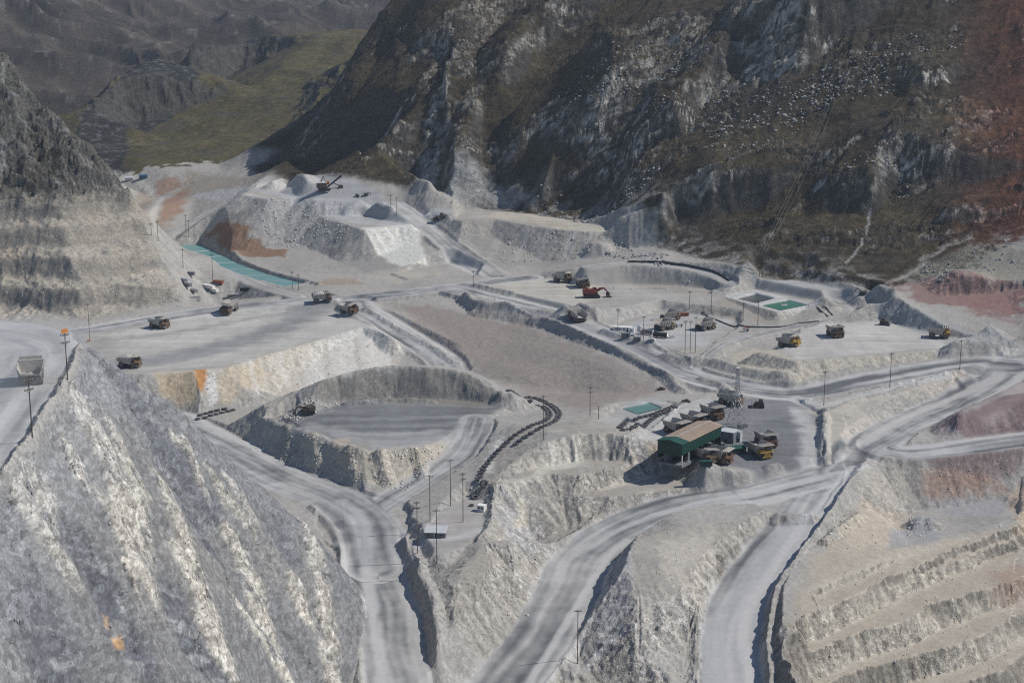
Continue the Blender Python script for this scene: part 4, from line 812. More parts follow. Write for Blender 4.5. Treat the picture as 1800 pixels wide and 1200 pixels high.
# ------------------------------------------------------------------ haul trucks
def make_truck():
    t = thing('haul_truck', 'x', 'haul truck', group='haul trucks working in the mine')
    b = MB()                          # tray: hollow, flared, its headboard drawn forward as a canopy over the cab
    def ring(x, zf, zt, wf, wt): return [(x, -wf, zf), (x, -wt, zt), (x, wt, zt), (x, wf, zf)]
    secs = [(-7.2, 4.3, 6.3, 3.3, 4.3), (-5.4, 3.6, 6.7, 3.5, 4.45), (-1, 3.1, 6.9, 3.6, 4.55), (2.1, 2.9, 7.0, 3.6, 4.6)]
    for (x0, f0, t0, a0, c0), (x1, f1, t1, a1, c1) in zip(secs[:-1], secs[1:]):
        for sg in (-1, 1):
            b.hexa([(x0, sg * a0, f0), (x1, sg * a1, f1), (x1, sg * (a1 - .25), f1), (x0, sg * (a0 - .25), f0), (x0, sg * c0, t0), (x1, sg * c1, t1), (x1, sg * (c1 - .25), t1), (x0, sg * (c0 - .25), t0)])
        b.hexa([(x0, -a0, f0 - .25), (x1, -a1, f1 - .25), (x1, a1, f1 - .25), (x0, a0, f0 - .25), (x0, -a0, f0), (x1, -a1, f1), (x1, a1, f1), (x0, a0, f0)])
    b.hexa([(2.1, -3.6, 2.65), (2.4, -3.6, 2.65), (2.4, 3.6, 2.65), (2.1, 3.6, 2.65), (2.5, -4.6, 7.0), (2.85, -4.6, 7.0), (2.85, 4.6, 7.0), (2.5, 4.6, 7.0)])
    b.hexa([(2.5, -4.6, 7.0), (6.6, -4.1, 7.35), (6.6, 4.1, 7.35), (2.5, 4.6, 7.0), (2.5, -4.6, 7.22), (6.6, -4.1, 7.6), (6.6, 4.1, 7.6), (2.5, 4.6, 7.22)])
    for sg in (-1, 1):
        for x in (-5, -3, -1, 1): b.hexa([(x, sg * 3.55, 3.2), (x + .35, sg * 3.55, 3.2), (x + .35, sg * 3.95, 3.2), (x, sg * 3.95, 3.2), (x, sg * 4.45, 6.6), (x + .35, sg * 4.45, 6.6), (x + .35, sg * 4.75, 6.6), (x, sg * 4.75, 6.6)])
    for x in (3.4, 4.6, 5.8): b.box(x, x + .2, -3.9, 3.9, 7.45 + (x - 3.4) * .08, 7.85)
    b.build('tray', 'tray', t)
    c = MB(); c.prism([(-6.2, 2.0), (6.0, 2.0), (6.0, 2.9), (2, 2.9), (-6.2, 2.6)], -1.3, 1.3); c.prism([(-5.2, .9), (-3.2, .9), (-3.2, 2.1), (-5.2, 2.1)], -1.6, 1.6)
    c.tube((4.2, -3.3, 1.9), (4.2, 3.3, 1.9), .45); c.tube((-4.2, -3.6, 1.9), (-4.2, 3.6, 1.9), .6); c.tube((-.5, -1.2, 2.2), (1.2, -1.2, 3.4), .3); c.tube((-.5, 1.2, 2.2), (1.2, 1.2, 3.4), .3)
    c.box(.2, 2.2, -3.4, -1.9, 1.5, 2.7); c.box(.2, 2.2, 1.9, 3.4, 1.5, 2.7); c.build('chassis', 'chassis', t)
    d = MB(); d.box(2.9, 6.9, -4.1, 4.1, 3.75, 3.95); d.box(2.9, 5.4, -4.1, -2.9, 3.1, 3.75); d.box(2.9, 5.4, 2.9, 4.1, 3.1, 3.75); d.box(6.7, 7.0, -2.9, 2.9, 1.1, 1.9); d.build('deck', 'soil', t)
    g = MB(); g.box(5.4, 6.75, -1.9, 1.9, 1.9, 3.75); 
    for k in range(5): g.box(6.75, 6.83, -1.8, 1.8, 2.05 + k * .34, 2.2 + k * .34)
    gr = g.build('radiator', 'brown', t)
    k = MB(); k.prism([(3.6, 3.95), (5.7, 3.95), (5.9, 4.9), (5.5, 6.1), (3.6, 6.1)], .9, 3.3); cab = k.build('cab', 'soil', t)
    w = MB(); w.hexa([(5.74, 1.05, 4.2), (5.98, 1.05, 4.95), (5.98, 3.15, 4.95), (5.74, 3.15, 4.2), (5.78, 1.05, 4.2), (6.0, 1.05, 4.95), (6.0, 3.15, 4.95), (5.78, 3.15, 4.2)])
    w.hexa([(5.93, 1.05, 5.0), (5.56, 1.05, 5.95), (5.56, 3.15, 5.95), (5.93, 3.15, 5.0), (5.98, 1.05, 5.0), (5.6, 1.05, 5.95), (5.6, 3.15, 5.95), (5.98, 3.15, 5.0)]); w.box(3.9, 5.4, 3.3, 3.34, 4.9, 5.9); w.build('window', 'glass', cab)
    h = MB(); h.box(3.4, 5.2, -3.6, -1.2, 3.95, 5.0); h.build('control_cabinet', 'brown', t)
    l = MB(); l.path([(6.85, -3.9, 3.95), (6.85, -3.9, 4.95), (6.85, 3.9, 4.95), (6.85, 3.9, 3.95)], .06, 5); l.path([(6.85, -3.9, 4.45), (6.85, 3.9, 4.45)], .05, 5)
    l.hexa([(6.9, -3.3, 1.2), (7.3, -3.3, 1.2), (7.3, -2.4, 1.2), (6.9, -2.4, 1.2), (6.9, -1.2, 3.9), (7.1, -1.2, 3.9), (7.1, -.3, 3.9), (6.9, -.3, 3.9)]); l.build('handrail', 'soil', t)
    def wheel(y, x, wd, nm='wheel'):
        r = 1.95; tw = MB().lathe([(1.05, -wd / 2), (r - .25, -wd / 2), (r, -wd / 2 + .22), (r, -.06), (r - .12, 0), (r, .06), (r, wd / 2 - .22), (r - .25, wd / 2), (1.05, wd / 2)], 'y', (x, y, r), 22).build('wheel', 'dusty_rubber', t, True)
        MB().lathe([(.01, -wd / 2 + .12), (.55, -wd / 2 + .1), (1.06, -wd / 2 + .02), (1.06, wd / 2 - .02), (.55, wd / 2 - .1), (.01, wd / 2 - .12)], 'y', (x, y, r), 16).build('rim', 'soil', tw)
    for sg in (-1, 1): wheel(sg * 3.35, 4.2, 1.25); wheel(sg * 2.75, -4.2, 2.6)
    return t
TRUCK = make_truck()
LOAD = MB()
_v = []; nx, ny = 13, 9
for i in range(nx):
    for j in range(ny):
        x = -6.6 + 8.8 * i / (nx - 1); y = -4.05 + 8.1 * j / (ny - 1)
        q = max(0, 1 - ((x + 2) / 5.2) ** 2) * max(0, 1 - (y / 4.6) ** 2)
        _v.append((x, y, 5.9 + 2.1 * q + random.uniform(-.18, .18)))
LOAD.add(_v, [(i * ny + j, i * ny + j + 1, (i + 1) * ny + j + 1, (i + 1) * ny + j) for i in range(nx - 1) for j in range(ny - 1)])
LOADM = LOAD.build('ore_load', 'ore'); LOADME = LOADM.data; bpy.data.objects.remove(LOADM)
# (u, v of the wheels' foot, heading in degrees, loaded, tint of the front, label)
TR = [(56, 673, 104, 0, 1.0, 'haul truck seen from behind on the dusty road of the high left bench'),
 (229, 646, -15, 1, 1, 'haul truck half hidden beside the grey rock crest at the edge of the pale dump'),
 (281, 577, -28, 0, 1, 'grey haul truck with open tray on the pale plain, nearest the left hill'),
 (403, 550, 245, 0, 1, 'dark haul truck on the pale plain, next one beyond the truck with the open tray'),
 (566, 531, 12, 1, 1, 'whitish loaded haul truck on the road at the far tip of the pale plain'),
 (615, 549, -42, 0, 2, 'small orange brown haul truck at the head of the sloping dirt ramp'),
 (989, 496, -22, 0, 1, 'haul truck with long shadow behind the red excavator, furthest back on its pad'),
 (1025, 505, -78, 0, 1, 'haul truck standing right behind the red excavator'),
 (1014, 565, 118, 0, 1, 'lone haul truck driving on the grey road past the small cone of spoil'),
 (1178, 563, 32, 0, 1, 'dark haul truck furthest back in the small yard of cabins'),
 (1168, 580, 34, 0, 1, 'haul truck with pale round tray lip in the middle of the cabin yard'),
 (1240, 580, 36, 0, 1, 'haul truck at the right end of the cabin yard near the three tall poles'),
 (1388, 608, -38, 0, 3, 'haul truck with bright yellow front on the pad below the green pond'),
 (1468, 592, -80, 0, 1, 'haul truck facing forward on the right hand pad, behind the yellow fronted one'),
 (1650, 594, -14, 0, 3, 'yellowish haul truck seen from its side at the far right of the right hand pad'),
 (1284, 712, -32, 0, 1, 'haul truck behind the lattice tower, last of the row beside the green shed'),
 (1252, 735, -58, 0, 2, 'brown fronted haul truck just in front of the one by the lattice tower'),
 (1219, 750, -48, 0, 2, 'haul truck parked behind the tan roof, beside the brown fronted truck'),
 (1189, 763, -48, 0, 1, 'haul truck parked behind the tan roof, nearest the tyre row and the small ponds'),
 (1346, 784, -72, 0, 2, 'dusty haul truck on the dark yard, the rear one of the pair'),
 (1336, 803, -66, 0, 3, 'haul truck with yellow bumper on the dark yard, the front one of the pair'),
 (1264, 813, -32, 0, 2, 'haul truck parked by the green container in front of the shed'),
 (1238, 809, -60, 0, 1, 'haul truck squeezed between the green shed and the truck by the hut')]
for k, (u, v, hd, load, tint, lab) in enumerate(TR):
    o = TRUCK if k == 0 else copy_tree(TRUCK)
    x, y, z0 = at(u, v, 2.0); sc = .94 if u == 56 else 1.04
    c_, s_ = math.cos(R(hd)), math.sin(R(hd))
    hs_ = [gz(x + c_ * a - s_ * b, y + s_ * a + c_ * b, Z) for a in (-4.3, 4.3) for b in (-3, 3)]
    o.location = (x, y, sum(hs_) / 4 + .02); o.scale = (sc, sc, sc)
    o.rotation_euler = (math.atan2(hs_[1] + hs_[3] - hs_[0] - hs_[2], 12) * .8, -math.atan2(hs_[2] + hs_[3] - hs_[0] - hs_[1], 17.2) * .8, R(hd)); o['label'] = lab
    if tint > 1:
        for ch in o.children_recursive:
            if ch.name.split('.')[0] in ('deck', 'radiator', 'cab', 'handrail', 'control_cabinet'):
                ch.material_slots[0].link = 'OBJECT'; ch.material_slots[0].material = M['brown' if tint == 2 else 'yellow']
    if load: l = bpy.data.objects.new('ore_load', LOADME); COL.objects.link(l); l.parent = o
# ------------------------------------------------------------------ diggers
def digger(name, label, cat, u, v, hd, S, body, boom_pts, bucket, group=None, shovel=False):
    x, y, z = at(u, v, 1.0); t = thing(name, label, cat, (x, y, z + .02), R(hd), group); t.scale = (S, S, S)
    for sg in (-1, 1):
        k = MB(); k.prism([(-2.6, .35), (-2.1, 0), (2.1, 0), (2.6, .35), (2.5, .85), (2.1, 1.05), (-2.1, 1.05), (-2.5, .85)], sg * 1.65 - .42, sg * 1.65 + .42)
        for i in range(9): k.box(-2.2 + i * .52, -1.95 + i * .52, sg * 1.65 - .46, sg * 1.65 + .46, 1.02, 1.1)
        k.build('track', 'dark', t)
    MB().box(-1.3, 1.3, -1.3, 1.3, .45, 1.05).tube((0, 0, 1.0), (0, 0, 1.3), .95, .95, 14).build('undercarriage', 'chassis', t)
    h = MB(); h.prism([(-3.0, 1.3), (1.7, 1.3), (1.7, 2.2), (.4, 2.3), (.4, 2.9), (-2.7, 2.9), (-3.0, 2.5)], -1.55, .45); h.box(-2.8, .3, .45, 1.55, 1.3, 2.7); h.box(-2.2, -1.4, -1.2, -.6, 2.9, 3.25); hb = h.build('house', body, t)
    c = MB(); c.prism([(.45, 1.3), (1.9, 1.3), (2.0, 2.2), (1.6, 3.1), (.45, 3.1)], .5, 1.5); cb = c.build('cab', body, t)
    MB().hexa([(1.93, .6, 1.7), (2.02, .6, 2.2), (2.02, 1.4, 2.2), (1.93, 1.4, 1.7), (1.97, .6, 1.7), (2.06, .6, 2.2), (2.06, 1.4, 2.2), (1.97, 1.4, 1.7)]).box(.7, 1.6, 1.5, 1.53, 2.1, 2.9).build('window', 'glass', cb)
    (bx, bz), (ex, ez), (tx, tz) = boom_pts
    q = MB(); dn = Vector((ex - bx, ez - bz)).normalized(); px, pz = -dn.y * .32, dn.x * .32; mx, mz = bx + (ex - bx) * .5, bz + (ez - bz) * .5 + .35
    q.prism([(bx - px, bz - pz), (mx - px * 1.4, mz - pz * 1.4), (ex - px * .6, ez - pz * .6), (ex + px * .6, ez + pz * .6), (mx + px * 1.2, mz + pz * 1.2), (bx + px, bz + pz)], -.38, .28); bo = q.build('boom', body, t)
    MB().tube((bx - .4, -.05, bz - .2), (mx, -.05, mz - .2), .12).build('ram', 'galv', bo)
    q = MB(); dn = Vector((tx - ex, tz - ez)).normalized(); px, pz = -dn.y * .26, dn.x * .26; q.prism([(ex - px, ez - pz), (tx - px * .6, tz - pz * .6), (tx + px * .6, tz + pz * .6), (ex + px, ez + pz)], -.3, .2); q.build('arm', body, t)
    q = MB(); q.prism([(tx + a * bucket, tz + b_ * bucket) for a, b_ in ((-.1, .35), (-.55, -.1), (-.5, -.75), (.05, -1.0), (.75, -.8), (.1, -.6), (.25, .1))], -.75 * bucket, .65 * bucket); q.build('bucket', 'chassis', t)
    return t
digger('excavator', 'red hydraulic excavator loading broken rock on the pad below the curved cut', 'excavator', 1040, 523, 6, 2.3, 'red', ((1.4, 1.9), (4.0, 3.1), (5.6, 1.3)), 1.4)
digger('excavator', 'small dark excavator on the flat top of the big dump', 'excavator', 644, 345, 15, 0.8, 'chassis', ((1.4, 1.9), (4.2, 3.6), (5.4, 1.8)), 1.0)
digger('excavator', 'small excavator with raised arm behind the green lined pond', 'excavator', 1516, 519, 160, 0.95, 'chassis', ((1.4, 1.9), (3.6, 4.6), (5.6, 3.0)), 1.0)
digger('excavator', 'dark excavator low in the corner of the dark pit floor beside the spoil heap', 'excavator', 541, 728, 200, 1.5, 'chassis', ((1.4, 1.9), (3.8, 2.9), (5.2, 1.2)), 1.2)
# electric rope shovel on the upper dump
x, y, z = at(570, 335, 0); t = thing('rope_shovel', 'big cream and black rope shovel with raised boom on top of the dump', 'mining shovel', (x, y, z + .02), R(12)); t.scale = (1.15,) * 3
for sg in (-1, 1): MB().prism([(-4.6, .6), (-3.8, 0), (3.8, 0), (4.6, .6), (4.5, 1.4), (3.8, 1.8), (-3.8, 1.8), (-4.5, 1.4)], sg * 3.2 - .8, sg * 3.2 + .8).build('track', 'dark', t)
MB().box(-2.6, 2.6, -2.5, 2.5, .8, 1.9).tube((0, 0, 1.9), (0, 0, 2.5), 2.3, 2.3, 18).build('undercarriage', 'dark', t)
h = MB(); h.box(-6.2, 2.4, -3.6, 3.6, 2.5, 3.0); h.box(-6.0, 1.8, -3.3, 3.3, 3.0, 6.6); h.build('house', 'chassis', t)
MB().box(-6.1, 1.9, -3.4, 3.4, 6.6, 6.85).box(-4.6, -2.4, -1.2, 1.2, 6.85, 7.5).build('house_roof', 'white', t)
c = MB().prism([(1.8, 4.6), (4.2, 4.6), (4.4, 5.6), (4.0, 7.3), (1.8, 7.3)], 1.5, 3.5).build('cab', 'orange', t); MB().box(4.32, 4.38, 1.7, 3.3, 5.6, 6.6).build('window', 'glass', c)
q = MB(); q.prism([(2.0, 2.9), (3.0, 2.5), (14.2, 10.9), (14.2, 11.9), (13.4, 12.0)], -1.1, -.5); q.prism([(2.0, 2.9), (3.0, 2.5), (14.2, 10.9), (14.2, 11.9), (13.4, 12.0)], .5, 1.1)
for k in range(6): q.tube((4 + 1.7 * k, -1, 4 + 1.3 * k), (4 + 1.7 * k, 1, 4 + 1.3 * k), .22)
bo = q.build('boom', 'dark', t); MB().lathe([(.3, -.35), (.95, -.35), (.8, 0), (.95, .35), (.3, .35)], 'y', (13.9, 0, 11.6), 16).build('sheave', 'steel', bo)
q = MB(); q.path([(-2.6, -1.6, 6.8), (-.6, -.6, 11.4), (1.4, -1.6, 6.8)], .2); q.path([(-2.6, 1.6, 6.8), (-.6, .6, 11.4), (1.4, 1.6, 6.8)], .2); q.tube((-.6, -.6, 11.4), (-.6, .6, 11.4), .2); q.build('gantry', 'dark', t)
MB().path([(-.6, -.5, 11.4), (13.6, -.8, 12.2)], .09).path([(-.6, .5, 11.4), (13.6, .8, 12.2)], .09).path([(13.9, 0, 11.0), (13.2, 0, 4.2)], .09).build('rope', 'dark', t)
MB().prism([(6.2, 6.6), (6.7, 5.9), (13.0, 3.0), (13.3, 3.7)], -.42, .42).build('dipper_stick', 'dark', t)
MB().prism([(12.2, 1.6), (14.6, 1.2), (15.4, 1.7), (15.0, 4.2), (12.6, 4.0)], -1.6, 1.6).build('dipper', 'chassis', t)
# dozers, loaders, light vehicles
def dozer(label, u, v, hd, body='yellow', S=1.3):
    x, y, z = at(u, v, .5); t = thing('bulldozer', label, 'bulldozer', (x, y, z + .02), R(hd), 'bulldozers'); t.scale = (S,) * 3
    for sg in (-1, 1): MB().prism([(-2.2, .4), (-1.7, 0), (1.7, 0), (2.2, .4), (1.2, 1.2), (-.6, 1.5), (-1.7, 1.1)], sg * 1.25 - .3, sg * 1.25 + .3).build('track', 'dark', t)
    MB().prism([(-2.0, .7), (2.0, .7), (2.1, 1.9), (.3, 2.1), (-2.0, 1.9)], -.9, .9).tube((1.2, .3, 2.0), (1.2, .3, 2.9), .12).build('body', body, t)
    c = MB().prism([(-1.5, 1.95), (.2, 1.95), (.1, 3.3), (-1.4, 3.3)], -.85, .85).build('cab', body, t); MB().box(.17, .2, -.7, .7, 2.2, 3.1).box(-1.2, -.1, -.88, -.86, 2.2, 3.1).build('window', 'glass', c)
    MB().prism([(2.6, .15), (3.0, .1), (2.75, .8), (3.0, 1.6), (2.7, 1.65), (2.45, .8)], -2.1, 2.1).build('blade', 'steel', t)
    MB().tube((0, -1.65, .6), (2.6, -1.65, .5), .14).tube((0, 1.65, .6), (2.6, 1.65, .5), .14).build('push_arm', body, t)
dozer('dark bulldozer at the foot of the grey fill behind the truck pad', 1554, 571, -20, 'chassis', 1.5)
dozer('low dark bulldozer on the road in the open beside the lattice tower', 1334, 716, 175, 'chassis', 1.5)
dozer('dark bulldozer at the foot of the ramp to the big dump, the further of two', 778, 384, 20, 'chassis', 1.4)
dozer('dark bulldozer at the foot of the ramp to the big dump, the nearer of two', 766, 388, 200, 'chassis', 1.3)
dozer('tiny dark bulldozer on top of the big dump beside the small excavator', 628, 346, 0, 'chassis', .8)
def pickup(label, u, v, hd, body='white'):
    x, y, z = at(u, v, 1); t = thing('pickup_truck', label, 'pickup', (x, y, z + .02), R(hd), 'light vehicles in the mine')
    b = MB().prism([(-2.6, .5), (2.6, .5), (2.65, 1.0), (1.5, 1.15), (.9, 1.8), (-.7, 1.85), (-.9, 1.1), (-2.6, 1.1)], -.95, .95); b.build('body', body, t)
    MB().hexa([(.97, -.8, 1.72), (1.45, -.85, 1.2), (1.45, .85, 1.2), (.97, .8, 1.72), (1.0, -.8, 1.75), (1.48, -.85, 1.23), (1.48, .85, 1.23), (1.0, .8, 1.75)]).box(-.6, .85, -.97, -.96, 1.2, 1.7).box(-.6, .85, .96, .97, 1.2, 1.7).build('window', 'glass', t)
    for sx in (-1.7, 1.7):
        for sy in (-.85, .85): MB().lathe([(.01, -.14), (.38, -.14), (.42, 0), (.38, .14), (.01, .14)], 'y', (sx, sy, .42), 12).build('wheel', 'rubber', t)
pickup('dark pickup parked on the ledge above the two small ponds', 1162, 686, 10, 'brown')
pickup('pickup parked at the end of the tyre row by the small ponds', 1206, 707, -20, 'chassis')
pickup('white pickup in the cabin yard in front of the dark tanks', 1180, 594, 20)
pickup('white pickup at the lower corner of the cabin yard by the dark berm', 1146, 600, -30)
# ------------------------------------------------------------------ tyres set out as barriers
TY = MB().lathe([(.95, -.5), (1.5, -.55), (1.78, -.4), (1.85, -.08), (1.72, 0), (1.85, .08), (1.78, .4), (1.5, .55), (.95, .5), (.8, .25), (.8, -.25), (.95, -.5)], 'z', (0, 0, .55), 18)
tyre0 = TY.build('tyre', 'dusty_rubber', None, True); tyre_used = [0]
def tyre(x, y, z, rx=0, ry=0, rz=0, label='', group=None):
    o = tyre0 if not tyre_used[0] else tyre0.copy()
    if tyre_used[0]: COL.objects.link(o)
    tyre_used[0] = 1; o.location = (x, y, z); o.rotation_euler = (rx, ry, rz); o['label'] = label; o['category'] = 'tyre'
    if group: o['group'] = group
    return o
def tyre_row(pts, label, group, gap=4.2, lift=0):
    W = smooth_line([at(u, v) for u, v in pts], .5); acc = 1e9; p = W[0]
    for q in W:
        acc += np.linalg.norm(q[:2] - p[:2]); p = q
        if acc >= gap:
            acc = 0; x, y = q[0] + random.uniform(-.25, .25), q[1] + random.uniform(-.25, .25)
            tyre(x, y, gz(x, y, Z) - .12 + lift, random.uniform(-.12, .12), random.uniform(-.12, .12), random.random() * 6, label, group)
tyre_row([(893,688),(930,699),(962,710),(982,725),(974,742),(948,754),(925,768),(905,783)], 'huge old tyre laid flat in the outer row curving round the pit rim', 'outer tyre row on the pit rim')
tyre_row([(932,706),(955,716),(966,728),(958,740),(930,751),(908,764),(890,780),(872,797),(855,818),(845,836),(840,848)], 'huge old tyre laid flat in the inner row curving round the pit rim', 'inner tyre row on the pit rim')
tyre_row([(348,737),(370,731),(395,725),(418,719)], 'old tyre in the front row on the grey road behind the near rock crest', 'front tyre row behind the near crest')
tyre_row([(352,730),(374,724),(398,718)], 'old tyre in the back row on the grey road behind the near rock crest', 'back tyre row behind the near crest')
tyre_row([(1095,757),(1120,747),(1150,734),(1175,724),(1195,716)], 'old tyre in the front row beside the small ponds and shop road', 'front tyre row by the small ponds', 3.9)
tyre_row([(1090,752),(1115,742),(1145,730),(1170,720),(1188,713)], 'old tyre in the back row beside the small ponds and shop road', 'back tyre row by the small ponds', 3.9)
for (u, v, rx, s, lab) in ((850, 853, 1.25, 1.25, 'large tyre propped upright at the lower end of the tyre rows'), (835, 876, .35, 1.2, 'large tyre lying flat between the tyre rows and the white cabin'), (842, 866, .9, .8, 'smaller tyre leaning just above the flat lying large tyre'), (829, 889, .2, .7, 'small tyre lying beside the white cabin')):
    x, y, z = at(u, v); o = tyre(x, y, z + (.9 if rx > 1 else .1), rx, 0, .4, lab); o.scale = (s,) * 3
# ------------------------------------------------------------------ poles, pylon, lines
def make_pole(kind):
    p = MB().tube((0, 0, -1), (0, 0, 1), .24, .17, 8)     # unit placeholder, rebuilt per height below
    return p
POLES = [  # foot (u,v), top v, cross arms, label
 (57, 769, 664, 2, 'utility pole with cross arm on the high left bench, in front of the truck'),
 (119, 668, 584, 2, 'utility pole with orange board at its top beside the high left bench'),
 (158, 598, 520, 1, 'utility pole on the tip of the near rock crest'),
 (734, 972, 880, 2, 'double armed pole at the edge of the front road left of the station hut'),
 (768, 989, 894, 1, 'pole in front of the station hut'), (756, 915, 834, 1, 'pole just behind the station hut'),
 (792, 888, 806, 1, 'tall pole beside the white boulders along the pit ramp'), (814, 917, 830, 2, 'pole with wide cross arm between the station hut and the white cabin'),
 (955, 773, 694, 1, 'pole standing inside the curve of the tyre rows'), (1037, 732, 679, 2, 'double armed pole above the small ponds on the rock ridge'),
 (1052, 736, 713, 0, 'short pole beside the small ponds'), (1015, 1166, 1070, 1, 'lone pole at the bottom between the two front ramps'),
 (1448, 712, 651, 1, 'pole at the corner of the bank above the shop yard'), (1564, 681, 619, 1, 'pole halfway along the bank of the upper right road'), (1687, 649, 597, 1, 'pole at the far end of the bank inside the hairpin'),
 (1086, 580, 543, 1, 'pole at the white cabins of the yard'), (1131, 597, 555, 1, 'pole in front of the dark tanks of the cabin yard'), (1167, 548, 527, 1, 'pole at the back edge of the cabin yard'), (1212, 543, 511, 1, 'pole at the left foot of the pond embankment'),
 (1250, 550, 511, 1, 'pole against the left face of the pond embankment'), (1269, 560, 548, 0, 'short post below the left face of the pond embankment'), (1204, 621, 563, 1, 'left one of the three tall poles in a row below the cabin yard'), (1213, 621, 563, 1, 'middle one of the three tall poles in a row below the cabin yard'), (1222, 620, 556, 1, 'right one of the three tall poles in a row below the cabin yard'),
 (1306, 563, 531, 1, 'pole in front of the pond embankment near its middle'), (1332, 572, 528, 1, 'pole in front of the pond embankment near its front corner'), (1335, 487, 431, 1, 'left one of two poles where the cables come down the mountain'), (1340, 487, 430, 1, 'right one of two poles where the cables come down the mountain'),
 (266, 414, 392, 1, 'left one of two far poles below the brown fill'), (278, 424, 388, 1, 'right one of two far poles below the brown fill'), (327, 408, 377, 1, 'left one of two poles at the head of the long turquoise pond'), (332, 417, 387, 1, 'right one of two poles at the head of the long turquoise pond'),
 (374, 491, 446, 1, 'pole beside the container yard left of the long turquoise pond'), (322, 471, 437, 1, 'pole on the far bank road left of the long turquoise pond'), (514, 508, 477, 1, 'left one of two poles at the near end of the long turquoise pond'), (525, 510, 482, 1, 'right one of two poles at the near end of the long turquoise pond'),
 (687, 371, 342, 1, 'left one of two thin poles on the crest of the big dump'), (697, 378, 347, 1, 'right one of two thin poles on the crest of the big dump'), (832, 504, 476, 1, 'thin pole at the road junction beside the bouldery berm')]
for u, v, vt, arms, lab in POLES:
    x, y, z = at(u, v); A, B, Cc = ray(u, vt); h = min(26, max(6, CAMZ + Cc / B * y - z)); ang = random.uniform(-.3, .3) + (.9 if u < 200 else .2)
    t = thing('utility_pole', lab, 'pole', (x, y, z - .3), ang, 'power poles of the mine'); k = .3 + .00006 * y
    MB().tube((0, 0, 0), (0, 0, h + .3), k * .62, k * .42, 8).build('pole', 'wood', t)
    for a in range(arms):
        zz = h - .7 - 2.6 * a; ca = MB().box(-1.6, 1.6, -.11, .11, zz, zz + .24); ca.tube((-.9, .1, zz), (0, .1, zz - .9), .05, .05, 5).tube((.9, .1, zz), (0, .1, zz - .9), .05, .05, 5); c_ = ca.build('cross_arm', 'wood', t)
        for px in (-1.45, -.5, .5, 1.45): MB().lathe([(.01, 0), (.1, 0), (.16, .15), (.09, .25), (.16, .38), (.01, .5)], 'z', (px, 0, zz + .24), 8).build('insulator', 'steel', c_)
    if u == 119: MB().box(-1.3, 1.1, -.2, -.12, h + .1, h + 1.5).build('marker_board', 'orange', t)
x, y, z = at(156, 600, -1); t = thing('barrier_box', 'orange box at the foot of the pole on the near rock crest', 'box', (x, y, z), .3)
MB().box(-1.1, 1.1, -.6, .6, 0, 1.5).build('box_body', 'orange', t); MB().box(-1.15, 1.15, -.65, .65, 1.5, 1.62).build('box_lid', 'rust', t)
# lattice tower beside the shed
x, y, z = at(1294, 752, 4); t = thing('lattice_tower', 'tall grey lattice tower with cross arms behind the green shed', 'pylon', (x, y, z - .2), .35); Ht = 34.0
def hw(zz): return 4.2 - 3.2 * min(1, zz / 20) if zz < 20 else 1.0 - .4 * (zz - 20) / 14
lv = [0, 5.5, 10.5, 15, 18.5, 21.5, 24.5, 27.5, 30.5, 34]
leg_obs = []
for sx in (-1, 1):
    for sy in (-1, 1): MB().path([(sx * hw(q), sy * hw(q), q) for q in lv], .17, 5).build('leg', 'galv', t)
br = MB()
for q0, q1 in zip(lv[:-1], lv[1:]):
    a, b_ = hw(q0), hw(q1)
    for (p0, p1) in (((-1, -1), (1, -1)), ((1, -1), (1, 1)), ((1, 1), (-1, 1)), ((-1, 1), (-1, -1))):
        br.tube((p0[0] * a, p0[1] * a, q0), (p1[0] * b_, p1[1] * b_, q1), .08, .08, 4).tube((p1[0] * a, p1[1] * a, q0), (p0[0] * b_, p0[1] * b_, q1), .08, .08, 4).tube((p0[0] * b_, p0[1] * b_, q1), (p1[0] * b_, p1[1] * b_, q1), .08, .08, 4)
br.build('bracing', 'galv', t)
for q, w_a in ((19.5, 3.6), (25.5, 3.0), (31.5, 2.6)):
    MB().path([(-w_a, 0, q), (0, .8, q + .9), (w_a, 0, q), (0, -.8, q), (-w_a, 0, q)], .1, 5).tube((-w_a, 0, q), (w_a, 0, q), .1, .1, 5).build('cross_arm', 'galv', t)
MB().lathe([(.01, 0), (1.0, .1), (1.1, .5), (.01, .8)], 'z', (0, 0, Ht), 12).build('dish', 'white', t)
# cables coming down the mountain
def cable(label, a, b, sag):
    a, b = Vector(a), Vector(b); pts = []
    for i in range(25):
        q = i / 24; p = a.lerp(b, q); p.z -= sag * 4 * q * (1 - q); pts.append(tuple(p))
    tag(MB().path(pts, .05, 5).build('power_cable', 'galv'), label, 'power cable', 'power cables down the mountain')
top = at(1456, 205); p1 = at(1335, 487); p2 = at(1340, 487)
cable('pale power cable down the dark mountain slope, the left one', (p1[0] - 1, p1[1], p1[2] + 21), (top[0] - 2, top[1], top[2] + 9), 6)
cable('pale power cable down the dark mountain slope, the middle one', (p2[0] + .5, p2[1], p2[2] + 22), (top[0] + .6, top[1], top[2] + 10), 5)
cable('pale power cable down the dark mountain slope, the right one', (p2[0] + 2, p2[1], p2[2] + 20), (top[0] + 4, top[1], top[2] + 9), 7)
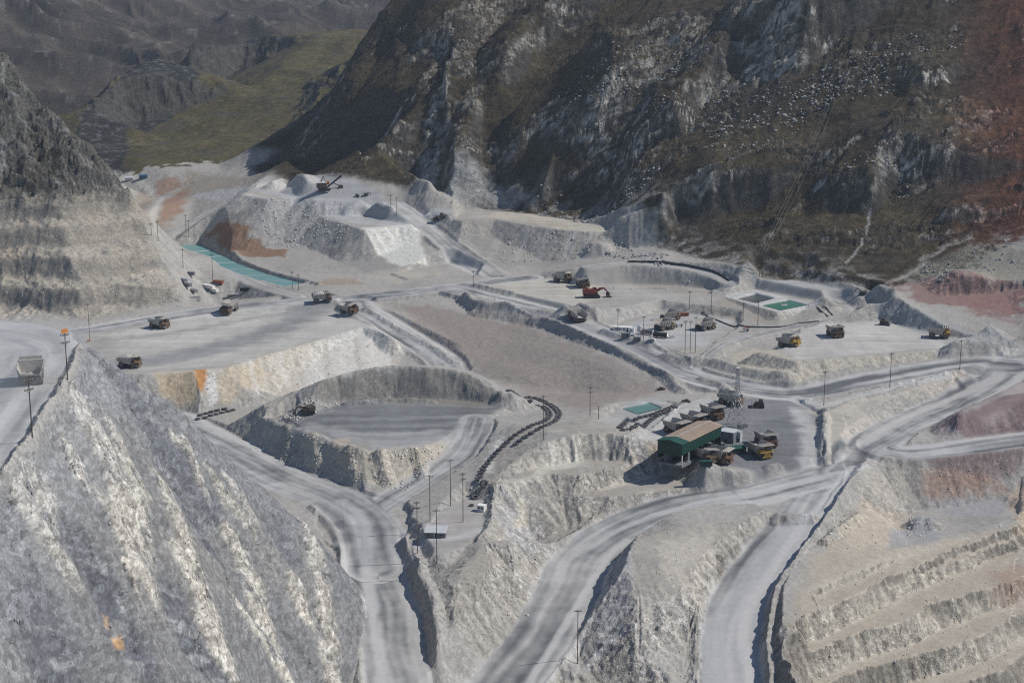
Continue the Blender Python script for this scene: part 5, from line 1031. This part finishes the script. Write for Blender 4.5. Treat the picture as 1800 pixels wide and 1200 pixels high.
# ------------------------------------------------------------------ green shed and its neighbours
ax = Vector((25.1, 36, 0)).normalized(); ang = math.atan2(ax.y, ax.x); base = Vector(PZ(1198, 819, -1.2)); zb = min(gz(base.x, base.y, Z), -.6)
t = thing('shed', 'long green steel shed with tan roof and open lower side', 'shed', (base.x, base.y, -1.0), ang); Ls, Ws, Hs = 44.0, 14.5, 11.4
rf = MB(); rf.hexa([(7, -.6, Hs), (Ls + .6, -.6, Hs), (Ls + .6, Ws / 2, Hs + 1.5), (7, Ws / 2, Hs + 1.5), (7, -.6, Hs + .2), (Ls + .6, -.6, Hs + .2), (Ls + .6, Ws / 2, Hs + 1.7), (7, Ws / 2, Hs + 1.7)])
rf.hexa([(7, Ws / 2, Hs + 1.5), (Ls + .6, Ws / 2, Hs + 1.5), (Ls + .6, Ws + .6, Hs), (7, Ws + .6, Hs), (7, Ws / 2, Hs + 1.7), (Ls + .6, Ws / 2, Hs + 1.7), (Ls + .6, Ws + .6, Hs + .2), (7, Ws + .6, Hs + .2)])
for k in range(int((Ls - 7) / 1.2)): rf.hexa([(7 + k * 1.2, -.6, Hs + .2), (7.12 + k * 1.2, -.6, Hs + .2), (7.12 + k * 1.2, Ws / 2 - .05, Hs + 1.7), (7 + k * 1.2, Ws / 2 - .05, Hs + 1.7), (7 + k * 1.2, -.6, Hs + .28), (7.12 + k * 1.2, -.6, Hs + .28), (7.12 + k * 1.2, Ws / 2 - .05, Hs + 1.78), (7 + k * 1.2, Ws / 2 - .05, Hs + 1.78)])
roof = rf.build('roof', 'tan_roof', t); roof['label'] = 'dusty tan roof sheet'
MB().box(7, Ls + .6, Ws / 2 - .25, Ws / 2 + .25, Hs + 1.7, Hs + 1.85).build('ridge_cap', 'concrete', roof)
rf = MB(); rf.hexa([(-.6, -.6, Hs), (7, -.6, Hs), (7, Ws / 2, Hs + 1.5), (-.6, Ws / 2, Hs + 1.5), (-.6, -.6, Hs + .2), (7, -.6, Hs + .2), (7, Ws / 2, Hs + 1.7), (-.6, Ws / 2, Hs + 1.7)])
rf.hexa([(-.6, Ws / 2, Hs + 1.5), (7, Ws / 2, Hs + 1.5), (7, Ws + .6, Hs), (-.6, Ws + .6, Hs), (-.6, Ws / 2, Hs + 1.7), (7, Ws / 2, Hs + 1.7), (7, Ws + .6, Hs + .2), (-.6, Ws + .6, Hs + .2)])
r2 = rf.build('roof', 'green_roof', t); r2['label'] = 'clean green roof end'
def ribbed(mb, x0, x1, y, z0, z1, ax_='x', out=1):
    if ax_ == 'x':
        mb.box(x0, x1, y - .06, y + .06, z0, z1)
        for k in range(int((x1 - x0) / .9)): mb.box(x0 + k * .9, x0 + k * .9 + .2, y + out * .06, y + out * .12, z0, z1)
    else:
        mb.box(y - .06, y + .06, x0, x1, z0, z1)
        for k in range(int((x1 - x0) / .9)): mb.box(y + out * .06, y + out * .12, x0 + k * .9, x0 + k * .9 + .2, z0, z1)
    return mb
wl = MB(); ribbed(wl, 0, Ls, 0, 5.6, Hs, 'x', -1); wl.build('side_wall', 'green', t)
wl = MB(); ribbed(wl, 0, Ls, Ws, 1.5, Hs, 'x', 1); wl.build('side_wall', 'green', t)
wl = MB(); ribbed(wl, .1, Ws - .1, 0, 4.6, Hs, 'y', -1); wl.add([(-.05, 0, Hs), (-.05, Ws, Hs), (-.05, Ws / 2, Hs + 1.5), (.05, 0, Hs), (.05, Ws, Hs), (.05, Ws / 2, Hs + 1.5)], [(0, 1, 2), (5, 4, 3), (0, 3, 4, 1), (1, 4, 5, 2), (2, 5, 3, 0)]); wl.build('gable_wall', 'green', t)
wl = MB(); ribbed(wl, .1, Ws - .1, Ls, 1.0, Hs, 'y', 1); wl.build('gable_wall', 'green', t)
wl = MB().box(.5, Ls - .5, Ws - 4.2, Ws - 4.0, 0, Hs - .3).box(-.3, Ls, -.6, Ws + .3, -1.2, .12); wl.build('floor_slab', 'grey_wall', t)
for k in range(7): MB().box(.2 + k * 7.2 - .25, .2 + k * 7.2 + .25, -.3, .2, 0, 5.6).build('column', 'pale_wall' if k < 2 else 'dark', t)
MB().box(8, 40, 1.5, 5.5, .12, 1.6).box(10, 16, 2, 6, .12, 3.6).box(24, 30, 2, 6, .12, 3.2).build('machinery', 'dark', t)
def block(name, label, cat, u, v, L_, W_, H_, rz, wall='grey_wall', roof='concrete', fwd=0, gable=0, win=(), door=None, group=None):
    x, y, z = at(u, v, fwd); t = thing(name, label, cat, (x, y, z - .15), rz, group)
    MB().box(-L_ / 2, L_ / 2, -W_ / 2, W_ / 2, 0, H_).build('wall', wall, t)
    if gable: 
        r = MB(); q = gable
        r.hexa([(-L_ / 2 - .3, -W_ / 2 - .3, H_), (L_ / 2 + .3, -W_ / 2 - .3, H_), (L_ / 2 + .3, 0, H_ + q), (-L_ / 2 - .3, 0, H_ + q), (-L_ / 2 - .3, -W_ / 2 - .3, H_ + .15), (L_ / 2 + .3, -W_ / 2 - .3, H_ + .15), (L_ / 2 + .3, 0, H_ + q + .15), (-L_ / 2 - .3, 0, H_ + q + .15)])
        r.hexa([(-L_ / 2 - .3, 0, H_ + q), (L_ / 2 + .3, 0, H_ + q), (L_ / 2 + .3, W_ / 2 + .3, H_), (-L_ / 2 - .3, W_ / 2 + .3, H_), (-L_ / 2 - .3, 0, H_ + q + .15), (L_ / 2 + .3, 0, H_ + q + .15), (L_ / 2 + .3, W_ / 2 + .3, H_ + .15), (-L_ / 2 - .3, W_ / 2 + .3, H_ + .15)])
        for sx in (-L_ / 2, L_ / 2 - .08): r.add([(sx, -W_ / 2, H_), (sx, W_ / 2, H_), (sx, 0, H_ + q), (sx + .08, -W_ / 2, H_), (sx + .08, W_ / 2, H_), (sx + .08, 0, H_ + q)], [(0, 1, 2), (5, 4, 3), (0, 3, 4, 1), (1, 4, 5, 2), (2, 5, 3, 0)])
    else: r = MB().box(-L_ / 2 - .15, L_ / 2 + .15, -W_ / 2 - .15, W_ / 2 + .15, H_, H_ + .2)
    r.build('roof', roof, t)
    for wx_ in win: w = MB().box(wx_ - .55, wx_ + .55, -W_ / 2 - .05, -W_ / 2 - .01, H_ * .45, H_ * .8).build('window', 'glass', t)
    if door is not None: MB().box(door - .5, door + .5, -W_ / 2 - .06, -W_ / 2 - .01, .05, min(2.2, H_ * .8)).build('door', 'dark', t)
    return t
bd = R(55 - 90)
block('workshop', 'grey flat roofed block between the lattice tower and the green shed', 'building', 1281, 777, 9, 8, 6.0, R(-32), 'grey_wall', 'pale_wall', 3, win=(-2.5, 2.5), door=0)
block('switch_room', 'narrow pale upright block beside the grey flat roofed block', 'building', 1299, 777, 2.6, 3.0, 5.6, R(-32), 'pale_wall', 'concrete', 2, door=0)
block('hut', 'small hut with green hip roof beside the dark yard', 'hut', 1293, 798, 9.5, 6, 3.0, R(18), 'green', 'green_roof', 3, 1.2, win=(-2.6, 2.6), door=0)
block('container', 'green container in front of the shed beside the parked truck', 'container', 1241, 821, 6.2, 2.6, 2.6, R(8), 'green', 'green_roof', 1.3, door=2)
block('container', 'dark blue container in the clutter between shed and grey block', 'container', 1263, 789, 6, 3, 3.0, R(20), 'blue', 'grey_wall', 1, door=-1)
for k, (u, v, s, lab) in enumerate(((1302, 752, 1, 'transformer cabinet at the right foot of the lattice tower'), (1310, 750, .8, 'smaller transformer cabinet at the right foot of the lattice tower'), (1284, 754, .9, 'transformer cabinet at the left foot of the lattice tower'))):
    x, y, z = at(u, v, -1); t = thing('transformer', lab, 'transformer', (x, y, z), .3, 'transformers by the tower'); t.scale = (s,) * 3
    MB().box(-1.4, 1.4, -1, 1, 0, 2.4).box(-1.7, -1.4, -.8, .8, .4, 2.0).box(1.4, 1.7, -.8, .8, .4, 2.0).build('tank', 'steel', t)
    for px in (-.8, 0, .8): MB().lathe([(.01, 0), (.15, 0), (.28, .3), (.14, .5), (.26, .8), (.12, 1.0), (.01, 1.3)], 'z', (px, 0, 2.4), 8).build('bushing', 'concrete', t)
# station hut on the shelf
x, y, z = at(766, 946, 3); t = thing('station_hut', 'dark walled hut with flat pale roof on the shelf above the front road', 'hut', (x, y, z - .1), R(-4))
MB().box(-4.8, -1.6, -2.3, 2.6, 0, 2.7).build('wall', 'grey_wall', t); MB().box(1.0, 4.9, -2.3, 2.6, 0, 2.7).build('wall', 'grey_wall', t); MB().box(-1.6, 1.0, 1.6, 2.6, 0, 2.6).build('back_wall', 'dark', t)
MB().hexa([(-5.1, -2.7, 2.7), (5.2, -2.7, 2.7), (5.2, 6.2, 3.2), (-5.1, 6.2, 3.2), (-5.1, -2.7, 2.85), (5.2, -2.7, 2.85), (5.2, 6.2, 3.4), (-5.1, 6.2, 3.4)]).build('roof', 'pale_wall', t)
for px in (-3.2, 2.9): MB().box(px - .8, px + .8, -2.36, -2.31, 1.1, 2.1).build('window', 'glass', t)
MB().box(-1.3, -.2, -1.6, -1.5, 0, 2.1).build('door', 'pale_wall', t)
block('white_cabin', 'small white cabin with dark windows beyond the station hut', 'cabin', 847, 899, 4.0, 3.0, 3.2, R(-28), 'white', 'white', 1.5, win=(-.9, .8), door=None)
# cabins, tanks and boxes of the yard
block('site_cabin', 'long low white cabin at the left corner of the cabin yard', 'cabin', 1094, 581, 13, 4.5, 2.8, R(-14), 'white', 'white', 2, win=(-4, -1.5, 1.5), door=4)
block('site_cabin', 'small white cabin joined to the end of the long white cabin', 'cabin', 1110, 584, 4, 3.6, 2.6, R(-14), 'white', 'pale_wall', 2, win=(0,), door=None)
def tank(label, u, v, L_, r, rz, m, end):
    x, y, z = at(u, v, 1); t = thing('storage_tank', label, 'tank', (x, y, z), rz, 'tanks of the cabin yard')
    MB().tube((-L_ / 2, 0, r + .5), (L_ / 2, 0, r + .5), r, r, 18).build('shell', m, t, False)
    for sx in (-1, 1): MB().lathe([(.01, sx * .35), (r * .6, sx * .28), (r * .98, 0)], 'z', (0, 0, 0), 16).build('end_cap', end, t).matrix_local = Matrix.Translation((sx * L_ / 2, 0, r + .5)) @ Matrix.Rotation(R(90), 4, 'Y')
    for sx in (-.3, .3): MB().box(sx * L_ - .3, sx * L_ + .3, -r * .8, r * .8, 0, .9).build('saddle', 'concrete', t)
tank('dark tank lying behind the pole of the cabin yard, the left one of two', 1137, 588, 9, 1.6, R(-22), 'grey_wall', 'pale_wall')
tank('dark tank with white end cap in the cabin yard, the right one of two', 1161, 594, 10, 1.7, R(-22), 'dark', 'white')
x, y, z = at(1124, 591, 1); t = thing('silo', 'small pale silo on legs beside the dark tanks', 'silo', (x, y, z), .4)
MB().lathe([(.3, 2.6), (1.5, 4.2), (1.5, 7.2), (.2, 8.0)], 'z', (0, 0, 0), 16).build('hopper', 'pale_wall', t)
for sx in (-1, 1):
    for sy in (-1, 1): MB().tube((sx * 1.3, sy * 1.3, 0), (sx * 1.2, sy * 1.2, 4.6), .13, .13, 6).build('leg', 'steel', t)
MB().path([(1.5, .4, 6), (4.5, .6, 1.2)], .35, 8).build('chute', 'steel', t)
for k, (u, v, m, L_, rz, lab) in enumerate(((1100, 594, 'grey_wall', 6, -14, 'grey container below the long white cabin in the cabin yard'), (1120, 601, 'grey_wall', 5, -14, 'grey container beside the silo along the dark berm'), (1203, 556, 'rust', 6, 15, 'rust coloured container at the rear edge of the cabin yard'), (1311, 583, 'white', 4, 0, 'white and red box cabin below the pond embankment'), (1194, 575, 'pale_wall', 5, 30, 'pale box standing between the parked trucks of the cabin yard'))):
    block('container', lab, 'container', u, v, L_, 2.5, 2.5, R(rz), m, 'rust' if m == 'white' else m, 1.2, door=1)
# container yard left of the turquoise pond
for u, v, m, L_, rz, lab in ((322, 494, 'pale_wall', 14, -38, 'long pale slatted stack at the back of the far left storage yard'), (326, 503, 'grey_wall', 12, -38, 'grey container in the middle of the far left storage yard'), (338, 514, 'steel', 10, -38, 'steel grey container at the front of the far left storage yard'), (334, 484, 'grey_wall', 8, -10, 'dark container behind the far left storage yard'), (384, 499, 'rust', 9, -25, 'rust red container beside the white sheds of the far left yard'),
                       (366, 507, 'white', 14, -40, 'white shed in the middle of the far left yard'), (376, 513, 'white', 9, -40, 'small white shed at the lower end of the far left yard'), (433, 512, 'dark', 10, 8, 'dark container alone right of the far left yard'), (415, 520, 'concrete', 14, 12, 'flat grey stack along the road in the far left yard'), (341, 524, 'concrete', 9, 25, 'low grey box by the road at the foot of the left hill')):
    block('container', lab, 'container', u, v, L_, 3.2, 2.4 if m != 'concrete' else 1.4, R(rz), m, m, 1)
block('far_shed', 'tiny blue shed far away at the foot of the olive hill', 'shed', 252, 315, 9, 6, 3.5, .2, 'blue', 'blue', 2, 1.5)
block('far_shed', 'tiny pale shed far away beside the blue shed', 'shed', 228, 318, 9, 6, 3, .1, 'pale_wall', 'pale_wall', 2, 1.2)
# ------------------------------------------------------------------ water
def water(pts, z, name, c, rough=.12):
    W = [PZ(u, v, z) for u, v in pts]; cx_ = sum(p[0] for p in W) / len(W); cy_ = sum(p[1] for p in W) / len(W)
    bm = bmesh.new(); bm.faces.new([bm.verts.new((p[0], p[1], z)) for p in W]); bmesh.ops.triangulate(bm, faces=bm.faces); bmesh.ops.recalc_face_normals(bm, faces=bm.faces)
    for f in bm.faces:
        if f.normal.z < 0: f.normal_flip()
    me = bpy.data.meshes.new(name); bm.to_mesh(me); bm.free(); me.materials.append(c); o = bpy.data.objects.new(name, me); COL.objects.link(o); o['kind'] = 'structure'; return o
def wmat(n, c, rough=.25): return mat(n, c, rough, 0, .08, .08, .5)
water(PONDL, 2.35, 'water', wmat('turquoise pond', (.13, .27, .26), .35)); water([(1336,535),(1384,526),(1421,535),(1371,545)], 12.1, 'water', wmat('green pond', (.045, .17, .12), .3)); water([(1291,523),(1327,514),(1362,523),(1329,532)], 11.6, 'water', wmat('dark pond', (.06, .075, .075), .3))
water([(1090,716),(1140,706),(1165,716),(1120,727)], -1.8, 'water', wmat('small pond', (.11, .22, .20), .3)); water([(1072,739),(1100,732),(1118,741),(1090,752)], -1.9, 'water', bpy.data.materials['small pond'])
for k, (a, b_) in enumerate((((327, 444), (368, 440)), ((345, 453), (388, 450)), ((368, 463), (413, 461)), ((396, 474), (446, 473)), ((425, 483), (478, 484)), ((462, 493), (512, 494)))):
    p, q = PZ(a[0], a[1], 2.45), PZ(b_[0], b_[1], 2.45); n_b = ('first', 'second', 'third', 'fourth', 'fifth', 'sixth')[k]
    tag(MB().tube(p, q, .17, .17, 8).build('floating_boom', 'white'), 'white floating boom across the long turquoise pond, %s from its far end' % n_b, 'boom', 'booms on the turquoise pond')
p = PZ(1378, 536, 12.1); t = thing('pump_raft', 'white pump raft floating on the green lined pond', 'raft', (p[0], p[1], 12.0), .3)
MB().box(-2.2, 2.2, -1.4, 1.4, 0, .5).build('float', 'white', t); MB().box(-.8, .8, -.6, .6, .5, 1.7).tube((.8, 0, .9), (2.6, 0, .7), .15).build('pump', 'steel', t)
def pipeline(label, pts, r, m='pipe'):
    W = smooth_line([at(u, v) for u, v in pts], 5); tag(MB().path([(p[0], p[1], gz(p[0], p[1], Z) + r * .8) for p in W], r, 7).build('pipeline', m), label, 'pipeline')
pipeline('black pipeline along the curved road above the cut', [(1104,461),(1150,461),(1200,466),(1240,474),(1265,483),(1282,494)], .8)
pipeline('black pipe running down the right end of the pond embankment, left one', [(1436,541),(1445,549),(1455,557)], .5); pipeline('black pipe running down the right end of the pond embankment, right one', [(1448,539),(1456,547),(1464,555)], .5)
pipeline('thin dark pipe along the foot of the pond embankment', [(1235,548),(1260,563),(1300,572),(1370,575),(1440,565)], .45)
# ------------------------------------------------------------------ loose rock
def rock_mesh(seed):
    bm = bmesh.new(); bmesh.ops.create_icosphere(bm, subdivisions=1, radius=1); r = np.random.RandomState(seed)
    v = np.array([p.co[:] for p in bm.verts]); 
    for _ in range(5):
        n = r.normal(size=3); n /= np.linalg.norm(n); d = v @ n; c = r.uniform(.45, .75); v = v - np.outer(np.maximum(0, d - c), n)
    v *= np.array([1, r.uniform(.65, .95), r.uniform(.55, .85)]); v += r.normal(size=v.shape) * .04; f = np.array([[q.index for q in p.verts] for p in bm.faces]); bm.free(); return v, f
RK = [rock_mesh(s) for s in range(8)]; rng = np.random.RandomState(5)
def scatter(name, areas, m, label=None):
    VV, FF, n0 = [], [], 0
    for pts, dens, r0, r1, z in areas:
        W = [hit(u, v, Z) if z is None else PZ(u, v, z) for u, v in pts]; P = np.array([p[:2] for p in W]); lo, hi = P.min(0), P.max(0)
        n = int(dens * (hi[0] - lo[0]) * (hi[1] - lo[1])); q = lo + rng.rand(n, 2) * (hi - lo); q = q[inside(q[:, 0], q[:, 1], W)]
        cl = fbm(q[:, 0] / 14, q[:, 1] / 14, 3, 77); q = q[cl > rng.uniform(-.35, .3, len(q))]
        for x, y in q:
            v, f = RK[rng.randint(8)]; s = r0 * (r1 / r0) ** (rng.rand() ** 2.2); a = rng.rand() * 6.28; c_, s_ = math.cos(a), math.sin(a)
            w = v * s; w = np.stack([w[:, 0] * c_ - w[:, 1] * s_ + x, w[:, 0] * s_ + w[:, 1] * c_ + y, w[:, 2] + gz(x, y, Z) + s * .08], 1)
            VV.append(w); FF.append(f + n0); n0 += len(w)
    if not VV: return
    V_ = np.concatenate(VV).astype(np.float32); F_ = np.concatenate(FF).astype(np.int32); me = bpy.data.meshes.new(name)
    me.vertices.add(len(V_)); me.vertices.foreach_set('co', V_.ravel()); me.loops.add(len(F_) * 3); me.loops.foreach_set('vertex_index', F_.ravel()); me.polygons.add(len(F_)); me.polygons.foreach_set('loop_start', np.arange(len(F_), dtype=np.int32) * 3); me.update(calc_edges=True)
    me.materials.append(m); o = bpy.data.objects.new(name, me); COL.objects.link(o); o['kind'] = 'stuff'; print(name, len(VV)); return o
def rockmat(n, c): return mat(n, c, .95, 0, .3, .35, .1)
scatter('scree', [([(-8,860),(130,700),(200,640),(330,760),(460,900),(560,1000),(610,1190),(-8,1190)], .16, .13, .62, None), ([(20,900),(160,760),(330,900),(480,1180),(20,1180)], .02, .5, 1.1, None)], rockmat('grey scree stone', (.25, .248, .245)))
scatter('rubble', [
 ([(880,860),(960,790),(1100,770),(1220,840),(1200,865),(1080,905),(980,940),(890,950)], .10, .15, .7, None), ([(800,1000),(870,960),(940,1000),(930,1080),(840,1150),(790,1090)], .18, .15, .8, None), ([(1070,975),(1200,930),(1370,908),(1290,1010),(1230,1080),(1222,1200),(1000,1200),(1050,1060)], .13, .15, .75, None), ([(1440,960),(1560,925),(1800,930),(1800,1195),(1400,1195),(1395,1080)], .10, .15, .75, None), ([(1530,815),(1790,800),(1795,860),(1560,900)], .07, .15, .7, None), ([(300,690),(560,600),(700,590),(705,626),(500,690),(330,712)], .10, .2, .8, None), ([(0,500),(140,470),(280,500),(320,540),(10,545)], .05, .25, 1.2, None), ([(640,403),(700,398),(750,465),(690,470)], .04, .3, .9, None), ([(480,745),(540,700),(620,700),(600,715),(520,745)], .2, .4, 1.5, None), ([(600,782),(700,786),(790,775),(780,765),(640,775)], .03, .3, .9, None),
 ([(430,790),(480,755),(600,788),(700,794),(790,782),(765,820),(715,862),(620,845),(520,820)], .7, .22, 1.1, None),
 ([(470,735),(520,705),(620,695),(600,712),(520,745)], .12, .35, 1.3, None),
 ([(440,365),(500,350),(560,372),(640,405),(560,440),(480,430)], .12, .5, 1.8, None), ([(880,420),(1060,412),(1030,455),(960,470),(880,465)], .08, .5, 1.6, None),
 ([(362,662),(378,658),(384,706),(364,712)], .3, .4, 1.3, None), ([(560,610),(690,590),(705,626),(600,668),(500,690)], .06, .35, 1.1, None),
 ([(790,870),(845,838),(850,850),(800,885)], .12, .4, 1.2, None), ([(860,518),(960,532),(955,540),(860,530)], .10, .5, 1.3, None), ([(1040,478),(1200,478),(1240,505),(1100,510)], .05, .4, 1.6, None),
 ([(1470,880),(1512,905),(1455,960)], .15, .4, 1.4, None), ([(850,1000),(960,960),(930,1080),(860,1070)], .10, .3, 1.2, None), ([(1600,905),(1640,905),(1640,945),(1590,940)], .2, .4, 1.1, None),
 ([(1270,620),(1400,640),(1400,665),(1290,645)], .06, .35, 1.0, None), ([(1600,820),(1790,800),(1790,830),(1660,845)], .08, .35, 1.1, None)], rockmat('pale rubble', (.52, .50, .45)))
scatter('boulders', [
 ([(1000,390),(1110,320),(1160,285),(1170,300),(1070,378)], 0.220, .5, 2.4, None), ([(1090,235),(1200,165),(1330,95),(1345,125),(1210,200),(1110,262)], 0.198, .5, 2.4, None), ([(1230,205),(1450,120),(1560,95),(1600,140),(1440,195),(1260,245)], 0.154, .5, 2.4, None),
 ([(1380,175),(1520,90),(1690,40),(1700,80),(1540,145),(1400,205)], 0.110, .5, 2.4, None), ([(930,340),(990,330),(1000,385),(950,380)], 0.132, .5, 2.4, None), ([(1090,410),(1180,450),(1160,470),(1060,440)], 0.220, .5, 2.4, None), ([(1540,350),(1640,230),(1680,240),(1580,360)], 0.110, .5, 2.4, None), ([(1600,470),(1780,420),(1790,470),(1650,500)], 0.066, .5, 2.4, None),
 ([(940,200),(1040,110),(1200,60),(1260,80),(1100,180),(980,240)], 0.110, .5, 2.4, None), ([(760,40),(860,20),(850,110),(780,140)], 0.066, .5, 2.4, None), ([(1240,260),(1400,180),(1420,215),(1280,300)], 0.088, .5, 2.4, None), ([(1440,330),(1560,240),(1600,260),(1500,350)], 0.066, .5, 2.4, None)], rockmat('pale boulder', (.31, .31, .30)))
# ------------------------------------------------------------------ light
SUN_EL, SUN_AZ = math.radians(45), math.radians(8)     # azimuth from +x towards +y
sd = Vector((math.cos(SUN_EL) * math.cos(SUN_AZ), math.cos(SUN_EL) * math.sin(SUN_AZ), math.sin(SUN_EL)))
sl = bpy.data.lights.new('sun', 'SUN'); sl.energy = 3.6; sl.angle = math.radians(.5); sl.color = (1, .95, .87)
so = bpy.data.objects.new('sun', sl); COL.objects.link(so); so.rotation_euler = sd.to_track_quat('Z', 'Y').to_euler()
wd = bpy.data.worlds.new('World'); SC.world = wd; wd.use_nodes = True; nt = wd.node_tree
bg = nt.nodes['Background']; sk = nt.nodes.new('ShaderNodeTexSky'); sk.sky_type = 'NISHITA'; sk.sun_disc = False
sk.sun_elevation = SUN_EL; sk.sun_rotation = math.pi / 2 - SUN_AZ; sk.altitude = 3500
nt.links.new(sk.outputs[0], bg.inputs[0]); bg.inputs[1].default_value = .10
SC.cycles.use_denoising = False; SC.cycles.filter_width = 1.15
vs = SC.view_settings; vs.view_transform = 'Standard'; vs.look = 'None'; vs.exposure = .22; vs.gamma = 1

# ------------------------------------------------------------------ air
bm = bmesh.new(); bmesh.ops.create_cube(bm, size=1.0)
me = bpy.data.meshes.new('haze'); bm.to_mesh(me); bm.free()
hz = bpy.data.objects.new('haze', me); COL.objects.link(hz); hz['kind'] = 'stuff'
hz.scale = (9000, 8000, 620); hz.location = (0, 3600, 210); hz.display_type = 'WIRE'
hm = bpy.data.materials.new('haze air'); hm.use_nodes = True; nt = hm.node_tree
nt.nodes.remove(nt.nodes['Principled BSDF']); pv = nt.nodes.new('ShaderNodeVolumePrincipled')
pv.inputs['Color'].default_value = (.80, .88, 1, 1); pv.inputs['Density'].default_value = .00004; pv.inputs['Anisotropy'].default_value = .2
nt.links.new(pv.outputs[0], nt.nodes['Material Output'].inputs['Volume']); me.materials.append(hm)

dm = bpy.data.materials.new('road dust cloud'); dm.use_nodes = True; nt = dm.node_tree; nt.nodes.remove(nt.nodes['Principled BSDF']); pv = nt.nodes.new('ShaderNodeVolumePrincipled')
pv.inputs['Color'].default_value = (.95, .94, .92, 1); pv.inputs['Density'].default_value = .014; nt.links.new(pv.outputs[0], nt.nodes['Material Output'].inputs['Volume'])
bm = bmesh.new()
for (u, v, zz, rx, ry, rz) in ((30, 604, 121, 26, 40, 8), (45, 662, 122, 12, 26, 6), (-30, 640, 121, 22, 34, 6)):
    p = PZ(u, v, zz); bmesh.ops.create_icosphere(bm, subdivisions=3, radius=1, matrix=Matrix.Translation(p) @ Matrix.Diagonal((rx, ry, rz, 1)))
me = bpy.data.meshes.new('dust'); bm.to_mesh(me); bm.free(); me.materials.append(dm); do = bpy.data.objects.new('dust', me); COL.objects.link(do); do['kind'] = 'stuff'
